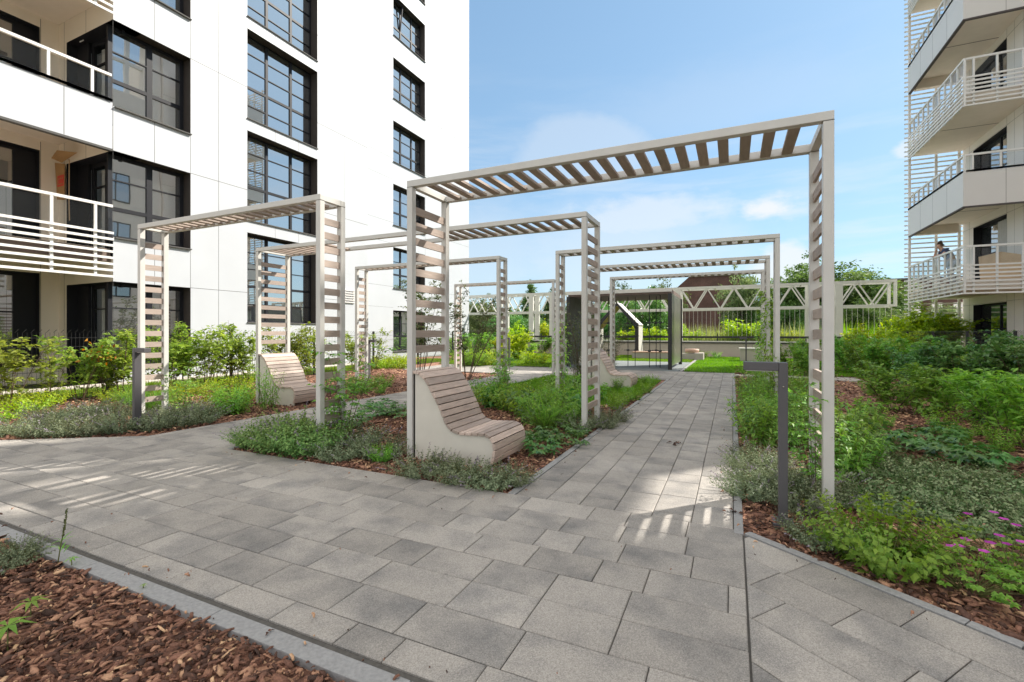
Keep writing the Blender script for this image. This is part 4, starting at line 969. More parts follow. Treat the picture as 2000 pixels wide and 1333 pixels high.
def herb(n, h, lean, br, per, Ll, W, el=.5, t0=.1, sr=.003, bend=.25, taper=.5, flower=None, fold=.18, droop=.15, hmin=.65, pairs=False):
    """clump of leafy stems; flower=(count, length, material slot) tips"""
    g = Geo(); at, ln = stem_curves(n, h, lean, br, bend, hmin); draw_stems(g, at, n, sr)
    i = np.repeat(np.arange(n), per); t = t0 + (1 - t0) * ((np.tile(np.arange(per), n) + rnd(n * per, -.3, .3)) / per); t = np.clip(t, .02, 1)
    P = at(i, t); T = unit(at(i, np.minimum(t + .06, 1.05)) - at(i, t - .04)); k = np.tile(np.arange(per), n)
    ph = k * (math.pi / 2 if pairs else 2.4) + np.repeat(rnd(n, 0, 6.3), per) + RNG.normal(0, .35, n * per)
    if pairs: ph = np.where(k % 2, ph - math.pi / 2 + math.pi, ph)
    x = unit(np.cross(T, np.array([.3, .5, .81]))); y = np.cross(T, x); rad = x * np.cos(ph)[:, None] + y * np.sin(ph)[:, None]
    e = el + RNG.normal(0, .25, n * per); D = rad * np.cos(e)[:, None] + T * np.sin(e)[:, None]
    size = (1 - taper * t) * rnd(n * per, .7, 1.15)
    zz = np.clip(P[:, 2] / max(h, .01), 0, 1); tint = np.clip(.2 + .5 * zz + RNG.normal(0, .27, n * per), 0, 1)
    g.leaves(P, D, unit(T + RNG.normal(0, .3, T.shape)), Ll * size, W * size, tint, 0, fold, droop)
    if flower:
        fc, fl, slot = flower
        pick = RNG.permutation(n)[:fc]; m = 14; j = np.repeat(pick, m); tt = 1 + np.tile(np.linspace(-.12, fl / h, m), len(pick)) * 1.0
        Pf = at(j, tt); q = unit(sphere_dirs(len(j)) * np.array([1, 1, .5]) + np.array([0, 0, .5])); g.leaves(Pf, q, sphere_dirs(len(j)), rnd(len(j), .008, .016), .010, rnd(len(j)), slot, .1, .1)
    return g
def shrub_geo(h, w, nm, ntw, per, Ll, W, t0=.2, twl=.3, up=.35, sr=.009, lean=None, droop=.15):
    gl, gs = Geo(), Geo(); lean = lean or math.atan2(w / 2, h) * 1.2
    at, ln = stem_curves(nm, h, lean, .07, .2, .7); draw_stems(gs, at, nm, sr, 5, 0)
    i = RNG.integers(0, nm, ntw); t = t0 + (1 - t0) * rnd(ntw) ** .8; A = at(i, t); a = rnd(ntw, 0, 6.3); e = RNG.normal(up, .4, ntw)
    D = np.stack([np.cos(a) * np.cos(e), np.sin(a) * np.cos(e), np.sin(e)], 1); tl = twl * h * rnd(ntw, .4, 1.0) * (1.15 - .6 * t); B = A + D * tl[:, None]
    gs.stems(A, B, sr * .4, sr * .15, .5, 0)
    j = np.repeat(np.arange(ntw), per); s = (np.tile(np.arange(per), ntw) + 1) / per; P = A[j] + (B[j] - A[j]) * s[:, None] + RNG.normal(0, .012, (len(j), 3))
    ph = np.tile(np.arange(per), ntw) * math.pi + RNG.normal(0, .6, len(j)); T = D[j]; x = unit(np.cross(T, np.array([0, 0, 1.0]))); y = np.cross(T, x)
    rad = x * np.cos(ph)[:, None] + y * np.sin(ph)[:, None] * .5; Dl = unit(rad * .9 + T * .55 + np.array([0, 0, -.1]) + RNG.normal(0, .2, (len(j), 3)))
    size = rnd(len(j), .6, 1.15); tint = np.clip(.42 + RNG.normal(0, .2, ntw)[j] + RNG.normal(0, .2, len(j)), 0, 1)
    gl.leaves(P, Dl, unit(np.array([0, 0, 1.0]) + RNG.normal(0, .45, (len(j), 3))), Ll * size, W * size, tint, 0, .15, droop)
    return gl, gs
def palm(n, h, Ll, W, fingers=6):
    """low plant of hand-shaped leaves on stalks"""
    g = Geo(); at, ln = stem_curves(n, h, 1.0, .03, .5, .6); draw_stems(g, at, n, .003, 3); i = np.arange(n); C = at(i, np.ones(n)); O = unit(C * np.array([1, 1, 0]) + 1e-4); S = np.cross(O, np.array([0, 0, 1.0]))
    for k in range(fingers):
        f = (k / (fingers - 1) - .5) * 3.6; D = unit(O * math.cos(f) + S * math.sin(f) + np.array([0, 0, .1]) + RNG.normal(0, .12, (n, 3)))
        g.leaves(C, D, unit(np.array([0, 0, 1.0]) + O * .4 + RNG.normal(0, .15, (n, 3))), Ll * rnd(n, .75, 1.1) * (1 - .12 * abs(f)), W, np.clip(.4 + RNG.normal(0, .22, n), 0, 1), 0, .2, .25)
    return g
def pinnate(n, h, lean, per, Ll, W, leaflets=7, climb=0.0):
    """stems carrying feather leaves"""
    g = Geo(); at, ln = stem_curves(n, h, lean, .03, .3, .7); draw_stems(g, at, n, .005, 6)
    i = np.repeat(np.arange(n), per); t = .2 + .8 * rnd(n * per); A = at(i, t); a = rnd(n * per, 0, 6.3); D = np.stack([np.cos(a), np.sin(a), rnd(n * per, -.1, .5)], 1); D = unit(D); B = A + D * Ll * 2.6
    g.stems(A, B, .0025, .001, .5, 1)
    for k in range(leaflets):
        s = (k // 2 + 1) / (leaflets // 2 + 1); sd = 1 if k % 2 else -1; S = unit(np.cross(D, np.array([0, 0, 1.0]))); q = unit(S * sd + D * .6 + np.array([0, 0, -.25])) if k < leaflets - 1 else D
        g.leaves(A + (B - A) * s, q + RNG.normal(0, .12, q.shape), unit(np.array([0, 0, 1.0]) + RNG.normal(0, .3, q.shape)), Ll * rnd(len(A), .8, 1.1), W, np.clip(.45 + RNG.normal(0, .22, len(A)), 0, 1), 0, .15, .2)
    return g

class Proto:
    def __init__(s, make): s.make = make; s.o = None
    def put(s, x, y, sc=1.0, label=None, cat=None, group=None, z=0.0, rz=None, sx=None):
        if s.o is None: s.o = s.make(); o = s.o
        else: o = copy_tree(s.o)
        o.location = (x, y, z); o.rotation_euler = (0, 0, R(0, 6.28) if rz is None else rz); k = sx or 1.0
        o.scale = (sc * k * R(.94, 1.06), sc * k * R(.94, 1.06), sc * R(.92, 1.08))
        for key in ('label', 'category', 'group'):
            if key in o.keys(): del o[key]
        return tag(o, label, cat, group)
def single(name, fn, mats): return Proto(lambda: fn().build(name, [MT[m] for m in mats]))
def parted(name, fn, leaf, wood='bark', stem='stem'):
    def mk():
        o = empty(name); gl, gs = fn(); gl.build('foliage', [MT[leaf]], o); gs.build(stem, [MT[wood]], o); return o
    return Proto(mk)
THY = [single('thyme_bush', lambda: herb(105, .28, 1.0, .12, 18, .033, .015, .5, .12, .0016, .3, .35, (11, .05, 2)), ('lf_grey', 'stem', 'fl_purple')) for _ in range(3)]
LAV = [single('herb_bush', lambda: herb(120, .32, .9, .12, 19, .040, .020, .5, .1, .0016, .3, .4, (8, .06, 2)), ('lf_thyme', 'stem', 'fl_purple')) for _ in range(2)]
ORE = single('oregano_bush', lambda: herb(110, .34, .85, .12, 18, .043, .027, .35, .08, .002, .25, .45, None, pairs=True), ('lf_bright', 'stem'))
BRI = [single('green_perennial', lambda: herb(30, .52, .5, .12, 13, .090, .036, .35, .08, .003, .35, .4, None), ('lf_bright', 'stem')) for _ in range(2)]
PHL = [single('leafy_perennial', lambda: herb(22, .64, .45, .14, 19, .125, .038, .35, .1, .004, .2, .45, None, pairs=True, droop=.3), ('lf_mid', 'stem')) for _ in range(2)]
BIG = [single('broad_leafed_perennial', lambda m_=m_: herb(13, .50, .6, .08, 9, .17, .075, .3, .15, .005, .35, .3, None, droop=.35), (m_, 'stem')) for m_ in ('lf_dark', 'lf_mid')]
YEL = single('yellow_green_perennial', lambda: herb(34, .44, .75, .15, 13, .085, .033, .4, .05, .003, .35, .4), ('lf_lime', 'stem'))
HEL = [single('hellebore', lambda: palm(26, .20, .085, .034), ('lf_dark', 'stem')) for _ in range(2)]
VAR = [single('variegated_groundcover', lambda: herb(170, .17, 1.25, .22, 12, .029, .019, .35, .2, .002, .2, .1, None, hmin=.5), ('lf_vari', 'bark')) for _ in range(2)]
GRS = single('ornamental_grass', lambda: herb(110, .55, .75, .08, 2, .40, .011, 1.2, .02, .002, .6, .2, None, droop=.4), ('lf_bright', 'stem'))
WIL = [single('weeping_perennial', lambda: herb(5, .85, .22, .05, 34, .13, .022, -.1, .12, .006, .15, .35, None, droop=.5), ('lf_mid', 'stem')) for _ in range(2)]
VIN = [single('climbing_vine', lambda: pinnate(6, 1.15, .22, 14, .066, .028), ('lf_mid', 'bark')) for _ in range(2)]
HDG = [parted('hedge_shrub', lambda: shrub_geo(1.45, .85, 7, 120, 8, .105, .055, .22, .20, .35, .008), 'lf_hedge') for _ in range(3)]
HDT = [parted('hedge_shrub', lambda: shrub_geo(1.5, .6, 5, 80, 7, .085, .045, .15, .16, .5, .007), 'lf_hedge') for _ in range(2)]
SHR = [parted('leafy_shrub', lambda: shrub_geo(1.2, 1.3, 12, 260, 8, .105, .052, .18, .26, .3, .008), 'lf_mid') for _ in range(2)]
SHD = [parted('dark_shrub', lambda: shrub_geo(1.6, 1.5, 12, 290, 8, .13, .07, .15, .25, .3, .010), 'lf_dark') for _ in range(2)]
SHB = [parted('bright_shrub', lambda: shrub_geo(1.1, 1.0, 12, 200, 9, .13, .036, .2, .28, .5, .007), 'lf_bright') for _ in range(2)]
SHL = [parted('lime_shrub', lambda: shrub_geo(1.5, 1.5, 12, 340, 9, .11, .06, .1, .26, .35, .008), 'lf_lime') for _ in range(2)]
SPA = parted('sparse_shrub', lambda: shrub_geo(3.0, 2.2, 8, 170, 9, .085, .046, .3, .17, .25, .013), 'lf_sparse')
TWG = parted('twiggy_shrub', lambda: shrub_geo(2.0, .8, 16, 210, 7, .06, .022, .1, .14, .6, .006), 'lf_sparse')
def P(protos, i=None): return protos if isinstance(protos, Proto) else protos[(random.randrange(len(protos)) if i is None else i) % len(protos)]
def row(protos, pts, label, cat, group, s0=.85, s1=1.15, wx=None):
    for i, q in enumerate(pts):
        u, v = q[0], q[1]; x, y = ground(u, v); P(protos, i).put(x, y, (q[2] if len(q) > 2 else R(s0, s1)), label if isinstance(label, str) else label[i], cat, group, sx=wx)

# -- bed in the middle, front edge
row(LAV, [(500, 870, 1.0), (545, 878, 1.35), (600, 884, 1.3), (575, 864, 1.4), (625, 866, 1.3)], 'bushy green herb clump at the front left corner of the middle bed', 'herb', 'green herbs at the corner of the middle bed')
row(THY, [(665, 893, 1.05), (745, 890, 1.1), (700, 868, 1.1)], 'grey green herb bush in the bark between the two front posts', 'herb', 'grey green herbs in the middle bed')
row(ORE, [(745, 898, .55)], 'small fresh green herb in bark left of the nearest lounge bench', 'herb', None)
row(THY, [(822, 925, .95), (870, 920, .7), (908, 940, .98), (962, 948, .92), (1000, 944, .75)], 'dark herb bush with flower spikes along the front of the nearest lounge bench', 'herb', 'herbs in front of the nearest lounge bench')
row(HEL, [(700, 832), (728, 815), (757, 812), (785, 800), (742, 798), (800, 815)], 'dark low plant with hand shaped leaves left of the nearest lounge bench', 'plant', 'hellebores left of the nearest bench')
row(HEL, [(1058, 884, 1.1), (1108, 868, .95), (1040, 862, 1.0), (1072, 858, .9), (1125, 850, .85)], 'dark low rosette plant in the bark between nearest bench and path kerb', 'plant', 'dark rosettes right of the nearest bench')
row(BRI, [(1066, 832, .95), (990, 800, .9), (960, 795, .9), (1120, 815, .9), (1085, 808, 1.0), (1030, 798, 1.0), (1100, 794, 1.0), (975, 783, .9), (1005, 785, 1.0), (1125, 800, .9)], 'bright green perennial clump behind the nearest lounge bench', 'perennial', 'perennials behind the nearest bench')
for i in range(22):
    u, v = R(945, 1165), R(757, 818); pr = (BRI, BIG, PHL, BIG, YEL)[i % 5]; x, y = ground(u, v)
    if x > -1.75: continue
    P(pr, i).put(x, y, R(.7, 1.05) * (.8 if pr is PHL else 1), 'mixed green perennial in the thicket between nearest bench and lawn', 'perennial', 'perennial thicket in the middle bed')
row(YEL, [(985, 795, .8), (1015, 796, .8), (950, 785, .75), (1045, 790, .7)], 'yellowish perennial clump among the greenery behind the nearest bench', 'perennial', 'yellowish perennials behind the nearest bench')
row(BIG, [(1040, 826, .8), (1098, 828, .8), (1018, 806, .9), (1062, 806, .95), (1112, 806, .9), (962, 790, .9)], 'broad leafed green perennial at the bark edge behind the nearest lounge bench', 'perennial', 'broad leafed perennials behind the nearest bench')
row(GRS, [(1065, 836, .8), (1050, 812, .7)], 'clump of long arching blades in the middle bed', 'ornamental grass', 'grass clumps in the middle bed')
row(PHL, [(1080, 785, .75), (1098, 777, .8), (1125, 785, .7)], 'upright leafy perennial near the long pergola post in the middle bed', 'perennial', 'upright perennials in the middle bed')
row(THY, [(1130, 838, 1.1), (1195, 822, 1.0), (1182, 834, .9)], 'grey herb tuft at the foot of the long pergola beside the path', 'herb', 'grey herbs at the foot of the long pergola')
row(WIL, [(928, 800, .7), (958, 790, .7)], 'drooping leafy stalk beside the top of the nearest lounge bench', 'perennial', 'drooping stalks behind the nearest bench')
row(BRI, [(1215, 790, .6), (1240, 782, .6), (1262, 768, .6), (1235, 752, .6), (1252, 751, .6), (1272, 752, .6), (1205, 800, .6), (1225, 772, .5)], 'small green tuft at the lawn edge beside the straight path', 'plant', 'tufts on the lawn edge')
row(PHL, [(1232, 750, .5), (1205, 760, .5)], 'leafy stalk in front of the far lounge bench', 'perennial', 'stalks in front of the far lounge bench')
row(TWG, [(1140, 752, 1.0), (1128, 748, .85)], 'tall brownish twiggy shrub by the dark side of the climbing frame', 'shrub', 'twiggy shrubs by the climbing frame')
x, y = ground(1192, 735); TWG.put(x, y, .95, 'slim leafy shrub against the far wide pergola post', 'shrub')
VIN[0].put(-3.93, 4.0, 1.05, 'young climber with feather leaves on the narrow left pergola post', 'climber')
x, y = ground(985, 790); VIN[1].put(x, y, .85, 'bushy climber with feather leaves at the foot of the far left pergola', 'climber')
# -- left bed
row(THY, [(20, 846, 1.1), (75, 850, 1.1), (125, 848, 1.2), (178, 846, 1.2), (232, 842, 1.1), (90, 824, 1.2), (150, 822, 1.2), (215, 818, 1.2), (180, 806, 1.1)], 'grey green flowering herb bush at the path edge left of the left bollard', 'herb', 'grey herbs left of the left bollard')
row(THY, [(300, 836, 1.15), (345, 832, 1.2), (388, 824, 1.2), (318, 818, 1.2), (365, 812, 1.2), (405, 810, 1.0)], 'grey green herb bush at the path edge right of the left bollard', 'herb', 'grey herbs right of the left bollard')
row(YEL, [(12, 818, .8), (38, 800, .9), (70, 800, .8), (8, 795, 1.0), (100, 790, .8)], 'light yellow green perennial at the far left of the left bed', 'perennial', 'yellow green perennials at the far left')
row(BRI, [(450, 808, 1.0), (462, 792, 1.0), (438, 795, .9), (470, 806, .8)], 'fresh green perennial in the bark left of the left lounge bench', 'perennial', 'perennials left of the left lounge bench')
row(YEL, [(u, 772 - (u - 320) * .08 + R(-5, 5), R(.6, .9)) for u in range(325, 500, 30)] + [(u, 781 + R(-4, 6), R(.6, .8)) for u in (215, 262, 335, 410, 480)], 'low yellow green perennial along the foot of the left hedge', 'perennial', 'perennials under the left hedge')
row(WIL, [(530, 796, .95), (517, 799, .85)], 'drooping weed stalk in front of the left lounge bench panel', 'weed', 'weed stalks at the left lounge bench')
row(GRS, [(300, 800, .8), (285, 805, .8), (250, 790, .7)], 'bright leafy tuft behind the left bollard', 'plant', 'tufts behind the left bollard')
x = -7.0; VIN[0].put(-7.12, 4.12, .75, 'small bright climber on the leftmost pergola post', 'climber')
LH = ['broad leafy hedge shrub furthest left in front of the ground floor window', 'thin open hedge shrub before the beige pillar of the left building', 'pale leafed hedge shrub by the glazed ground floor door', 'tall leafy hedge shrub with one russet tuft beside the leftmost pergola', 'hedge shrub under the corner window seen through the leftmost pergola', 'tall hedge shrub just right of the leftmost pergola post']
for i, (u, s, k) in enumerate([(12, .98, 0), (96, .86, 1), (158, .9, 0), (232, 1.0, 0), (330, 1.05, 0), (362, 1.12, 0)]):
    (HDT if k else HDG)[i % 2].put(-10.4 + R(-.1, .1), onX(u, -10.4), s, LH[i], 'hedge shrub', 'hedge along the left fence')
HDG[2].put(-10.5, onX(205, -10.5), .85, 'second pale hedge shrub by the glazed ground floor door', 'hedge shrub', 'hedge along the left fence')
for i, u in enumerate((395, 412, 440, 463, 478, 500, 545, 560, 585, 600, 612, 690, 705, 722)):
    (HDT if i % 3 else HDG)[i % 2].put(-10.4 + R(-.15, .15), onX(u, -10.4), R(.88, 1.08), 'thin hedge shrub against the white wall right of the leftmost pergola' if u < 500 else ('thin hedge shrub behind the left lounge bench' if u < 650 else 'thin hedge shrub between the narrow pergolas'), 'hedge shrub', 'hedge along the left fence')
g = Geo(); n = 60; g.leaves(RNG.normal(0, .10, (n, 3)), sphere_dirs(n), sphere_dirs(n), .085, .045, rnd(n), 0); ro = g.build('russet_foliage', [MT['lf_red']]); ro.location = (-10.2, onX(196, -10.2), .82); tag(ro, 'tuft of russet orange leaves in the left hedge', 'foliage')
row(YEL, [(u, 716 + R(-3, 4), R(1.0, 1.5)) for u in (722, 735, 748, 760, 772, 785, 795)], 'glowing yellow green perennial beside the white wall beyond the left path', 'perennial', 'sunny perennials beyond the left path')
row(BRI, [(u, 768 - abs(i % 3) * 6, R(.5, .8)) for i, u in enumerate((700, 715, 730, 742, 692, 755))], 'low green plant on the sunny bark beyond the left path', 'plant', 'low plants beyond the left path')
row(YEL, [(u, 711 + R(-3, 3), R(1.3, 1.9)) for u in (905, 916, 928, 938, 950, 960, 970, 1040, 1052)], 'tall yellow green perennial behind the cross path', 'perennial', 'perennials behind the cross path')
row(GRS, [(912, 715, 1.5), (932, 715, 1.5), (925, 714, 1.3)], 'tall bright grass tuft behind the cross path', 'ornamental grass', 'grass tufts behind the cross path')
SHL[0].put(*ground(1010, 704), .95, 'glowing lime shrub between the far left pergola and the truss', 'shrub')
SHL[1].put(*ground(985, 699), .9, 'second lime shrub left of the glowing one by the truss', 'shrub')
SHB[0].put(*ground(1035, 701), .8, 'small reddish green shrub at the edge of the far left lawn', 'shrub')
for i, (u, v, s) in enumerate([(950, 692, 1.1), (925, 690, 1.2), (975, 690, 1.1), (900, 694, 1.0), (1060, 690, 1.0), (880, 700, .9), (1005, 690, 1.0)]): SHR[i % 2].put(*ground(u, v), s, 'mid green shrub along the back wall near the white building end', 'shrub', 'shrubs along the back wall')
SPA.put(-6.75, 9.3, .98, 'tall open shrub with small dark leaves between the front and far left pergolas', 'shrub')
SPA.put(-6.05, 10.3, .85, 'open small leaved shrub just right of the tall one with dark leaves', 'shrub')
# -- right bed
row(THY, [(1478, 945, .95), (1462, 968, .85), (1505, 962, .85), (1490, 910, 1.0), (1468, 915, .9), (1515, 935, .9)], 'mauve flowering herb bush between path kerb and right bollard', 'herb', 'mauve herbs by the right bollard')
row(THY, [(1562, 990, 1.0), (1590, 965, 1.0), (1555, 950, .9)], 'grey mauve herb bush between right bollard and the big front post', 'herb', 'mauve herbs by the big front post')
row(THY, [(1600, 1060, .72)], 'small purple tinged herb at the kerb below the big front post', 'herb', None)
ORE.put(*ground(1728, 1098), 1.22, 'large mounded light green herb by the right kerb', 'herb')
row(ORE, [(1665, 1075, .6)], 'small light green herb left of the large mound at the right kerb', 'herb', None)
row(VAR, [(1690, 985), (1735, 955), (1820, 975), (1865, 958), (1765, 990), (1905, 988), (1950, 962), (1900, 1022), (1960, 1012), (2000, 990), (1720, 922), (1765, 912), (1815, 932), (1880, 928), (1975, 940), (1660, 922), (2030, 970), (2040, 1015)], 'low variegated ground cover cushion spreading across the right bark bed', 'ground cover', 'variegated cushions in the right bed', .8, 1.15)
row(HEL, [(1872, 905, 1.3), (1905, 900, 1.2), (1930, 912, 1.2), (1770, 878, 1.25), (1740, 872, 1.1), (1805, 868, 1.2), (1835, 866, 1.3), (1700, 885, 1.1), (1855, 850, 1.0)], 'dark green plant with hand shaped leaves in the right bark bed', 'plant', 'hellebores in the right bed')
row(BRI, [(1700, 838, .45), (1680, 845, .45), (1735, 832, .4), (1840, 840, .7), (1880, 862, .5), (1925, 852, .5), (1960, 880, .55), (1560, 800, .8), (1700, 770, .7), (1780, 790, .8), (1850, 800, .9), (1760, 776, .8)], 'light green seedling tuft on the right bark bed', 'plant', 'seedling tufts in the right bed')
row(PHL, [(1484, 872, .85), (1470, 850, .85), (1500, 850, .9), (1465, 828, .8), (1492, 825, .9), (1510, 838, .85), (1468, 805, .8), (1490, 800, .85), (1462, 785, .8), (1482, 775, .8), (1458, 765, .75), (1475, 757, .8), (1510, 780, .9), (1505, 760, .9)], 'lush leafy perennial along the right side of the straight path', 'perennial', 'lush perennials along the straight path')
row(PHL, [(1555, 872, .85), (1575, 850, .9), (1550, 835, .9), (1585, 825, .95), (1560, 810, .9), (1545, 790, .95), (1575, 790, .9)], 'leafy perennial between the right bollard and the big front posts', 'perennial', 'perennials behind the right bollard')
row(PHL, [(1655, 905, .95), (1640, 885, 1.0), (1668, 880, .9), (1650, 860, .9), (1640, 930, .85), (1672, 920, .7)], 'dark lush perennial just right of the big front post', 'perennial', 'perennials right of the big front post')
VIN[0].put(.55, 4.05, .8, 'wispy climber winding up the big front posts', 'climber')
VIN[1].put(.66, 8.15, 1.0, 'climber at the foot of the second right pergola', 'climber')
def climb(name, x, y, h, n, label):
    g = Geo(); z = rnd(n, .0, h); a = rnd(n, 0, 6.3); r = .07 + .10 * rnd(n) ** 2; Pp = np.stack([np.cos(a) * r, np.sin(a) * r + .15 * rnd(n), z], 1); D = unit(np.stack([np.cos(a), np.sin(a), RNG.normal(-.3, .4, n)], 1))
    g.leaves(Pp, D, unit(D + np.array([0, 0, 1.0])), rnd(n, .05, .10), .045, rnd(n), 0, .15, .2); t = np.linspace(0, 1, 40); C = np.stack([.06 * np.cos(t * 22), .06 * np.sin(t * 22) + .08, t * h], 1); g.stems(C[:-1], C[1:], .006, .006, .5, 1)
    o = g.build(name, [MT['lf_bright'], MT['bark']]); o.location = (x, y, 0); tag(o, label, 'climber')
climb('climbing_vine', .62, 10.2, 2.0, 900, 'dense green vine wrapped round the right post of the wide far pergola')
climb('climbing_vine', .62, 12.4, 1.5, 420, 'vine covering the right foot of the furthest pergola')
climb('climbing_vine', -4.05, 8.1, .9, 260, 'vine at the foot of the narrow pergola before the cross path')
climb('climbing_vine', -2.85, 8.15, 1.4, 240, 'thin vine on the left post of the second right pergola')
SH = [(1742, 802, SHR, .78, 'round mid green shrub on its own in the right bark bed'), (1832, 800, SHB, .62, 'small bright shrub in front of the dark shrubs'), (1985, 872, SHB, .80, 'tall bright leafy shrub at the right edge of the bark bed'), (1955, 850, SHB, .72, 'narrow leafed bright shrub left of the one at the right edge'),
      (1895, 818, SHB, .62, 'low bright shrub between the dark shrubs and the ground cover'), (1800, 772, SHD, .68, 'dark shrub behind the round mid green shrub'), (1872, 782, SHD, .74, 'big dark shrub before the right ground floor window'), (1945, 792, SHD, .76, 'big dark shrub furthest right in front of the fence'), (2010, 800, SHD, .82, 'dark shrub cut by the right picture edge'), (1905, 770, SHR, .82, 'tall leafy shrub reaching the ground floor window on the right'),
      (1660, 728, SHR, 1.05, 'leafy shrub just beyond the big front post'), (1695, 738, SHR, .95, 'leafy shrub left of the black fence post'), (1720, 722, SHL, .85, 'yellow green shrub beside the black fence post'), (1640, 712, SHB, 1.2, 'bright shrub at the end wall behind the big front post'), (1755, 742, SHR, .95, 'leafy shrub right of the black fence post'), (1785, 728, SHR, 1.15, 'leafy shrub under the right slatted balcony'),
      (1838, 738, SHR, .95, 'tall mid green shrub at the corner of the right building'), (1545, 725, SHR, .9, 'open shrub against the end wall right of the path'), (1575, 735, SHR, .8, 'shrub beside the second right pergola post'), (1690, 708, SHL, 1.05, 'lime shrub in front of the truss column'), (1760, 712, SHL, 1.05, 'lime shrub past the fence toward the right building'), (1600, 722, SHB, 1.0, 'bright shrub behind the rear big front post'), (1990, 760, SHD, .85, 'tall dark shrub against the right fence'), (1960, 745, SHR, .85, 'tall leafy shrub by the right building wall')]
for i, (u, v, pr, s, lb_) in enumerate(SH): pr[i % 2].put(*ground(u, v), s, lb_, 'shrub')
for i, (u, Y, s) in enumerate([(1790, 24.4, 1.4), (1812, 24.6, 1.55), (1838, 24.8, 1.6), (1770, 24.9, 1.25)]): SHL[i % 2].put(onY(u, Y), Y, s, 'tall sunlit lime shrub under the slatted first floor balcony', 'shrub', 'lime shrubs under the right balcony')
row(BRI, [(u, 700, R(.8, 1.1)) for u in (1375, 1400)] + [(1338, 700, .9)], 'small climber sprout against the end wall', 'plant', 'sprouts on the end wall')
row(GRS, [(1600, 760, .7), (1560, 758, .7)], 'grey green tuft near the concrete pad', 'plant', 'tufts near the concrete pad')
row(BIG, [(1665, 890, .9), (1645, 872, 1.0), (1690, 862, .75), (1548, 842, .9), (1478, 838, .85), (1500, 812, .9), (1590, 842, .9), (1815, 812, .8), (1930, 826, .9), (1700, 812, .7)], 'broad leafed perennial among the lush plants of the right bed', 'perennial', 'broad leafed perennials in the right bed')
# geranium with magenta flowers
for u, v, s, lb_ in ((1893, 1150, 1.0, 'geranium with magenta flowers at the front right kerb'), (1965, 1105, 1.05, 'leafy geranium with pink flowers behind the front one'), (2010, 1150, .9, 'geranium partly cut off at the right picture edge')):
    x, y = ground(u, v); o = empty('geranium', (x, y, 0), R(0, 6)); tag(o, lb_, 'flower', 'geraniums in the right bed')
    f = palm(64, .21 * s, .034, .020, 7); f.build('foliage', [MT['lf_bright'], MT['stem']], o)
    for k in range(5):
        g = Geo(); a = R(0, 6.3); r = R(.05, .16); c = np.array([math.cos(a) * r, math.sin(a) * r, R(.19, .24) * s]); q = np.linspace(0, 2 * math.pi, 6)[:5]; D = np.stack([np.cos(q), np.sin(q), np.full(5, .25)], 1)
        g.leaves(np.repeat(c[None], 5, 0), D, np.repeat(np.array([[0, 0, 1.0]]), 5, 0), .024, .023, rnd(5), 0, .05, .05, .6); g.stems(np.array([[c[0] * .5, c[1] * .5, .02]]), c[None], .0015, .0012, .5, 1); g.build('flower', [MT['fl_magenta'], MT['stem']], o)
# -- bark bed in the lower left corner
row(THY, [(8, 1105, .62), (35, 1085, .45)], 'small mauve herb bush at the lower left picture edge', 'herb', 'herbs at the lower left edge')
x, y = ground(112, 1100); o = empty('weed_stalk', (x, y, 0)); tag(o, 'single slender weed with a bent seed spike by the lower left kerb', 'weed')
b = MB(); b.tube([(0, 0, -.02), (.012, .01, .10), (.03, .02, .19), (.035, .025, .275)], .0028, 6, r2=.0016); b.build('stem', MT['stem'], o)
g = Geo(); n = 130; t = rnd(n); g.leaves(np.stack([.02 + .015 * t, .015 + .01 * t, .13 + .145 * t], 1), unit(sphere_dirs(n) * .7 + np.array([0, 0, .8])), sphere_dirs(n), .010, .006, rnd(n) * .6, 0); g.build('seed_spike', [MT['lf_sparse']], o)
g = Geo(); n = 14; a = rnd(n, 0, 6.3); g.leaves(np.stack([rnd(n, 0, .02), rnd(n, 0, .02), rnd(n, .03, .12)], 1), np.stack([np.cos(a), np.sin(a), rnd(n, .3, .9)], 1), np.repeat(np.array([[0, 0, 1.0]]), n, 0), .06, .008, rnd(n), 0); g.build('leaf', [MT['lf_bright']], o)
for u, v, s, lb_ in ((60, 1205, .9, 'thin weed with pointed leaves on the lower left bark'), (15, 1262, 1.1, 'weed with pointed leaves in the bottom left corner'), (140, 1105, .5, 'tiny green sprout by the lower left kerb'), (280, 1150, .25, 'tiny seedling on the lower left bark')):
    x, y = ground(u, v); g = Geo(); n = 7; a = np.arange(n) * 2.4; h = .07 * s; g.leaves(np.repeat(np.array([[0, 0, h]]), n, 0), np.stack([np.cos(a), np.sin(a), np.full(n, .15)], 1), np.repeat(np.array([[0, 0, 1.0]]), n, 0), .075 * s, .020 * s, rnd(n, .2, .8), 0, .2, .3); g.stems(np.array([[0, 0, -.02]]), np.array([[0, 0, h]]), .003, .002, .5, 1)
    o = g.build('weed_sprout', [MT['lf_bright'], MT['stem']]); o.location = (x, y, 0); tag(o, lb_, 'weed')
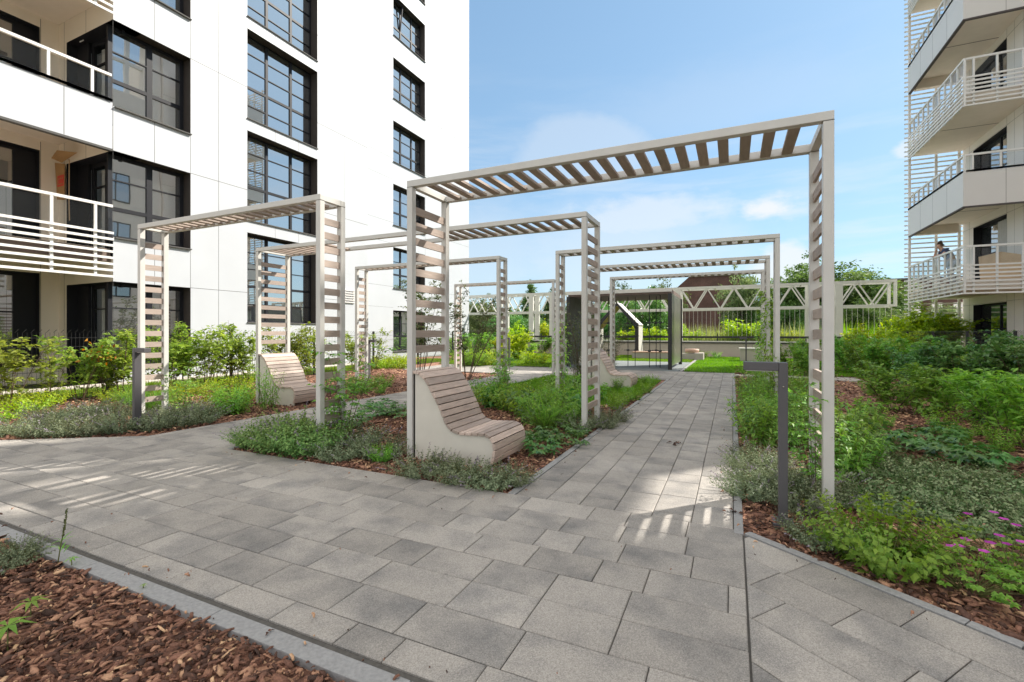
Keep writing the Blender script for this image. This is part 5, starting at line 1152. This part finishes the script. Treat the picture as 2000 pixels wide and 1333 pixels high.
# litter on the paving
g = Geo(); chips(g, [(-4.6, 1.25), (.0, 1.25), (.0, 1.46), (-4.6, 1.46)], 55, .006, .028); chips(g, [(-1.52, 3.2), (-1.28, 3.2), (-1.28, 9), (-1.52, 9)], 30, .008, .03); chips(g, [(-.12, 3.2), (.07, 3.2), (.07, 9), (-.12, 9)], 40, .008, .03)
chips(g, [(-4.7, 2.98), (-1.5, 2.98), (-1.5, 3.2), (-4.7, 3.2)], 45, .008, .03); chips(g, [(.1, 2.85), (1.6, 1.75), (1.75, 1.9), (.1, 3.1)], 45, .006, .028); chips(g, [(-8, 1.4), (0, 1.4), (0, 3.1), (-8, 3.1)], 2.2, .005, .016)
o = g.build('bark_crumbs', [MT['chip']]); o.location.z = .016; tag(o, kind='stuff')
def curl(name, u, v, s, label, m='chip'):
    x, y = ground(u, v); g = Geo(); n = 5; g.leaves(RNG.normal(0, .012 * s, (n, 3)) * np.array([1, 1, .2]) + np.array([0, 0, .008]), np.stack([RNG.normal(0, 1, n), RNG.normal(0, 1, n), np.full(n, .1)], 1), unit(np.array([0, 0, 1.0]) + RNG.normal(0, .3, (n, 3))), .05 * s, .024 * s, rnd(n, .0, .4), 0, .3, .3); o = g.build(name, [MT[m]]); o.location = (x, y, .002); tag(o, label, 'leaf litter')
curl('dry_leaf', 1318, 868, 1.4, 'curled dry brown leaf lying on the straight path'); curl('dry_leaf', 1440, 1004, .9, 'small dark dry leaf on the kerb near the right bollard'); curl('dry_leaf', 525, 1240, .4, 'two bark crumbs lying on the lower left kerb')

# ------------------------------------------------------------------ trees beyond the wall
def tree_geo(h, w, trunk, ncl, per, Ll, shape=1.0, cone=False):
    gl, gs = Geo(), Geo(); z0 = trunk; c = sphere_dirs(ncl); r = rnd(ncl) ** .38
    lob = 1 + .22 * np.sin(c[:, 0] * 5 + R(0, 6)) * np.sin(c[:, 1] * 4 + R(0, 6)) + .15 * np.sin(c[:, 2] * 7)
    C = c * (r * lob)[:, None]; C[:, 2] = (C[:, 2] + 1) / 2
    if cone: k = (1.08 - C[:, 2]); C[:, 0] *= k * 1.2; C[:, 1] *= k * 1.2
    C = C * np.array([w / 2, w / 2, h - z0]) + np.array([0, 0, z0])
    j = np.repeat(np.arange(ncl), per); cs = .085 * w * rnd(ncl, .6, 1.4); O = sphere_dirs(len(j)) * (rnd(len(j)) ** .5 * cs[j])[:, None] * np.array([1, 1, .75]); Pp = C[j] + O
    D = unit(O + np.array([0, 0, -.3]) * cs[j][:, None] + RNG.normal(0, .03 * w, (len(j), 3)))
    ctint = np.clip(.45 + RNG.normal(0, .22, ncl), 0, 1)
    gl.leaves(Pp, D, unit(np.array([0, 0, 1.0]) + RNG.normal(0, .6, (len(j), 3))), Ll * rnd(len(j), .6, 1.2), Ll * .55, np.clip(ctint[j] + RNG.normal(0, .15, len(j)), 0, 1), 0, .12, .15)
    top = np.array([0, 0, z0 + (h - z0) * .55]); gs.stems(np.array([[0, 0, -.2]]), np.array([[0, 0, z0]]), .03 * h, .022 * h, .5, 0); gs.stems(np.array([[0, 0, z0]]), top[None], .022 * h, .008 * h, .5, 0)
    k = RNG.permutation(ncl)[:22]; A = np.stack([np.zeros(22), np.zeros(22), z0 * .8 + (h - z0) * .45 * rnd(22)], 1); gs.stems(A, C[k], .008 * h, .002 * h, .5, 0)
    return gl, gs
def TR(name, leaf, *a, **k): return parted(name, lambda: tree_geo(*a, **k), leaf, 'trunk', 'trunk')
T_A = [TR('broadleaf_tree', 'lf_tree', 8, 7.0, 1.6, 330, 44, .27) for _ in range(2)]
T_P = [TR('pale_tree', 'lf_pale', 7, 6, 1.2, 170, 40, .30) for _ in range(2)]
T_C = TR('conifer_tree', 'lf_tree', 7, 3.2, .8, 150, 36, .24, cone=True)
T_D = TR('dark_bushy_tree', 'lf_dark', 6, 6.5, .6, 190, 40, .28)
def tree(pr, u, Y, top, base_h, label, wx=1.0, group='trees beyond the end wall'):
    s = zat(top, u, Y) / base_h; P(pr).put(onY(u, Y), Y, s, label, 'tree', group, sx=wx)
tree(T_A, 1648, 44, 503, 8, 'tallest tree, right of the big front post above the truss', 1.2)
tree(T_A, 1575, 43, 524, 8, 'second tall tree between the right pergola post and the big front post', 1.15)
tree(T_A, 1705, 48, 545, 8, 'tree with lower crown at the right end of the truss')
tree(T_P, 1735, 40, 600, 7, 'low pale tree below the right end of the truss')
tree(T_A, 1690, 38, 590, 8, 'small tree below the right part of the truss')
tree(T_P, 1452, 42, 538, 7, 'yellowish tree in front of the right end of the brick hall', .75)
tree(T_D, 1490, 42, 575, 6, 'dark bushy tree behind the vine covered pergola posts', .8)
tree(T_D, 1545, 40, 580, 6, 'dark bushy tree beneath the truss beside the pink house', .8)
tree(T_A, 1290, 46, 560, 8, 'tree behind the climbing frame left of the brick hall', .95)
tree(T_D, 1255, 42, 575, 6, 'dark tree behind the playhouse roof', 1.0)
tree(T_A, 1210, 50, 562, 8, 'tree behind the left half of the climbing frame', .9)
tree(T_D, 1170, 44, 585, 6, 'dark tree behind the far wide pergola post', 1.0)
tree(T_C, 1036, 55, 541, 7, 'pointed conifer rising through the left part of the truss', 1.0)
tree(T_C, 1078, 56, 556, 7, 'second conifer, right of the pointed one behind the truss', 1.0)
tree(T_D, 1000, 42, 605, 6, 'dark round tree left of the conifers below the truss', 1.1)
tree(T_D, 1040, 44, 612, 6, 'dark round tree below the truss next to the white columns', 1.0)
tree(T_P, 945, 46, 585, 7, 'pale feathery tree next to the white building end', 1.0)
tree(T_P, 905, 50, 590, 7, 'pale tree partly hidden by the white building end', 1.0)
tree(T_A, 970, 60, 600, 8, 'far tree between the pale feathery tree and the conifers', .9)
tree(T_A, 1110, 50, 600, 8, 'tree left of the dark side of the climbing frame', .8)
tree(T_P, 1840, 50, 590, 7, 'tree behind the slatted screen of the right building', 1.0)
for i, (u, Y, top, lb_) in enumerate([(1075, 28.5, 615, 'bright lime bush behind the truss columns'), (1240, 28, 632, 'lime bush under the playhouse roof'), (1270, 28.4, 628, 'second lime bush right of the playhouse'), (1305, 28.2, 640, 'low lime bush beside the climbing frame panel'), (1452, 28.3, 608, 'pointed lime bush in front of the brick hall'), (1470, 28.8, 625, 'lime bush left of the vine covered posts'), (1418, 28.6, 642, 'small lime bush among the reeds'), (1345, 28.4, 632, 'pale lime bush at the left end of the reeds'), (1545, 28.6, 635, 'yellow bush below the pink house'), (1000, 28.3, 625, 'lime bush left of the truss columns'), (1225, 27.8, 640, 'low lime bush left of the playhouse apex')]):
    SHL[i % 2].put(onY(u, Y), Y, zat(top, u, Y) / 1.55, lb_, 'bush')
g = Geo(); blades(g, [(-3.0, 27.6), (3.6, 27.6), (3.6, 29.5), (-3.0, 29.5)], 260, 1.55, .035, .18); tag(g.build('reed_bed', [MT['reed']]), kind='stuff')
g = Geo(); blades(g, [(3.6, 27.6), (9, 27.6), (9, 30), (3.6, 30)], 160, 1.7, .04, .25); tag(g.build('reed_bed', [MT['grass']]), kind='stuff')
# a far belt of woodland that reads as one mass
g = Geo(); n = 26000; x = rnd(n, -110, 90); y = 95 + rnd(n, 0, 25); hh = 5.0 + 1.6 * np.sin(x * .21) + 1.2 * np.sin(x * .57 + 2) + .8 * np.sin(x * 1.3); Pp = np.stack([x, y, hh * rnd(n) ** .6], 1); g.leaves(Pp, sphere_dirs(n), sphere_dirs(n), rnd(n, .7, 1.5), .8, np.clip(.4 + RNG.normal(0, .2, n), 0, 1), 0); tag(g.build('far_woodland', [MT['lf_tree']]), kind='stuff')
print('objects', len(bpy.data.objects))
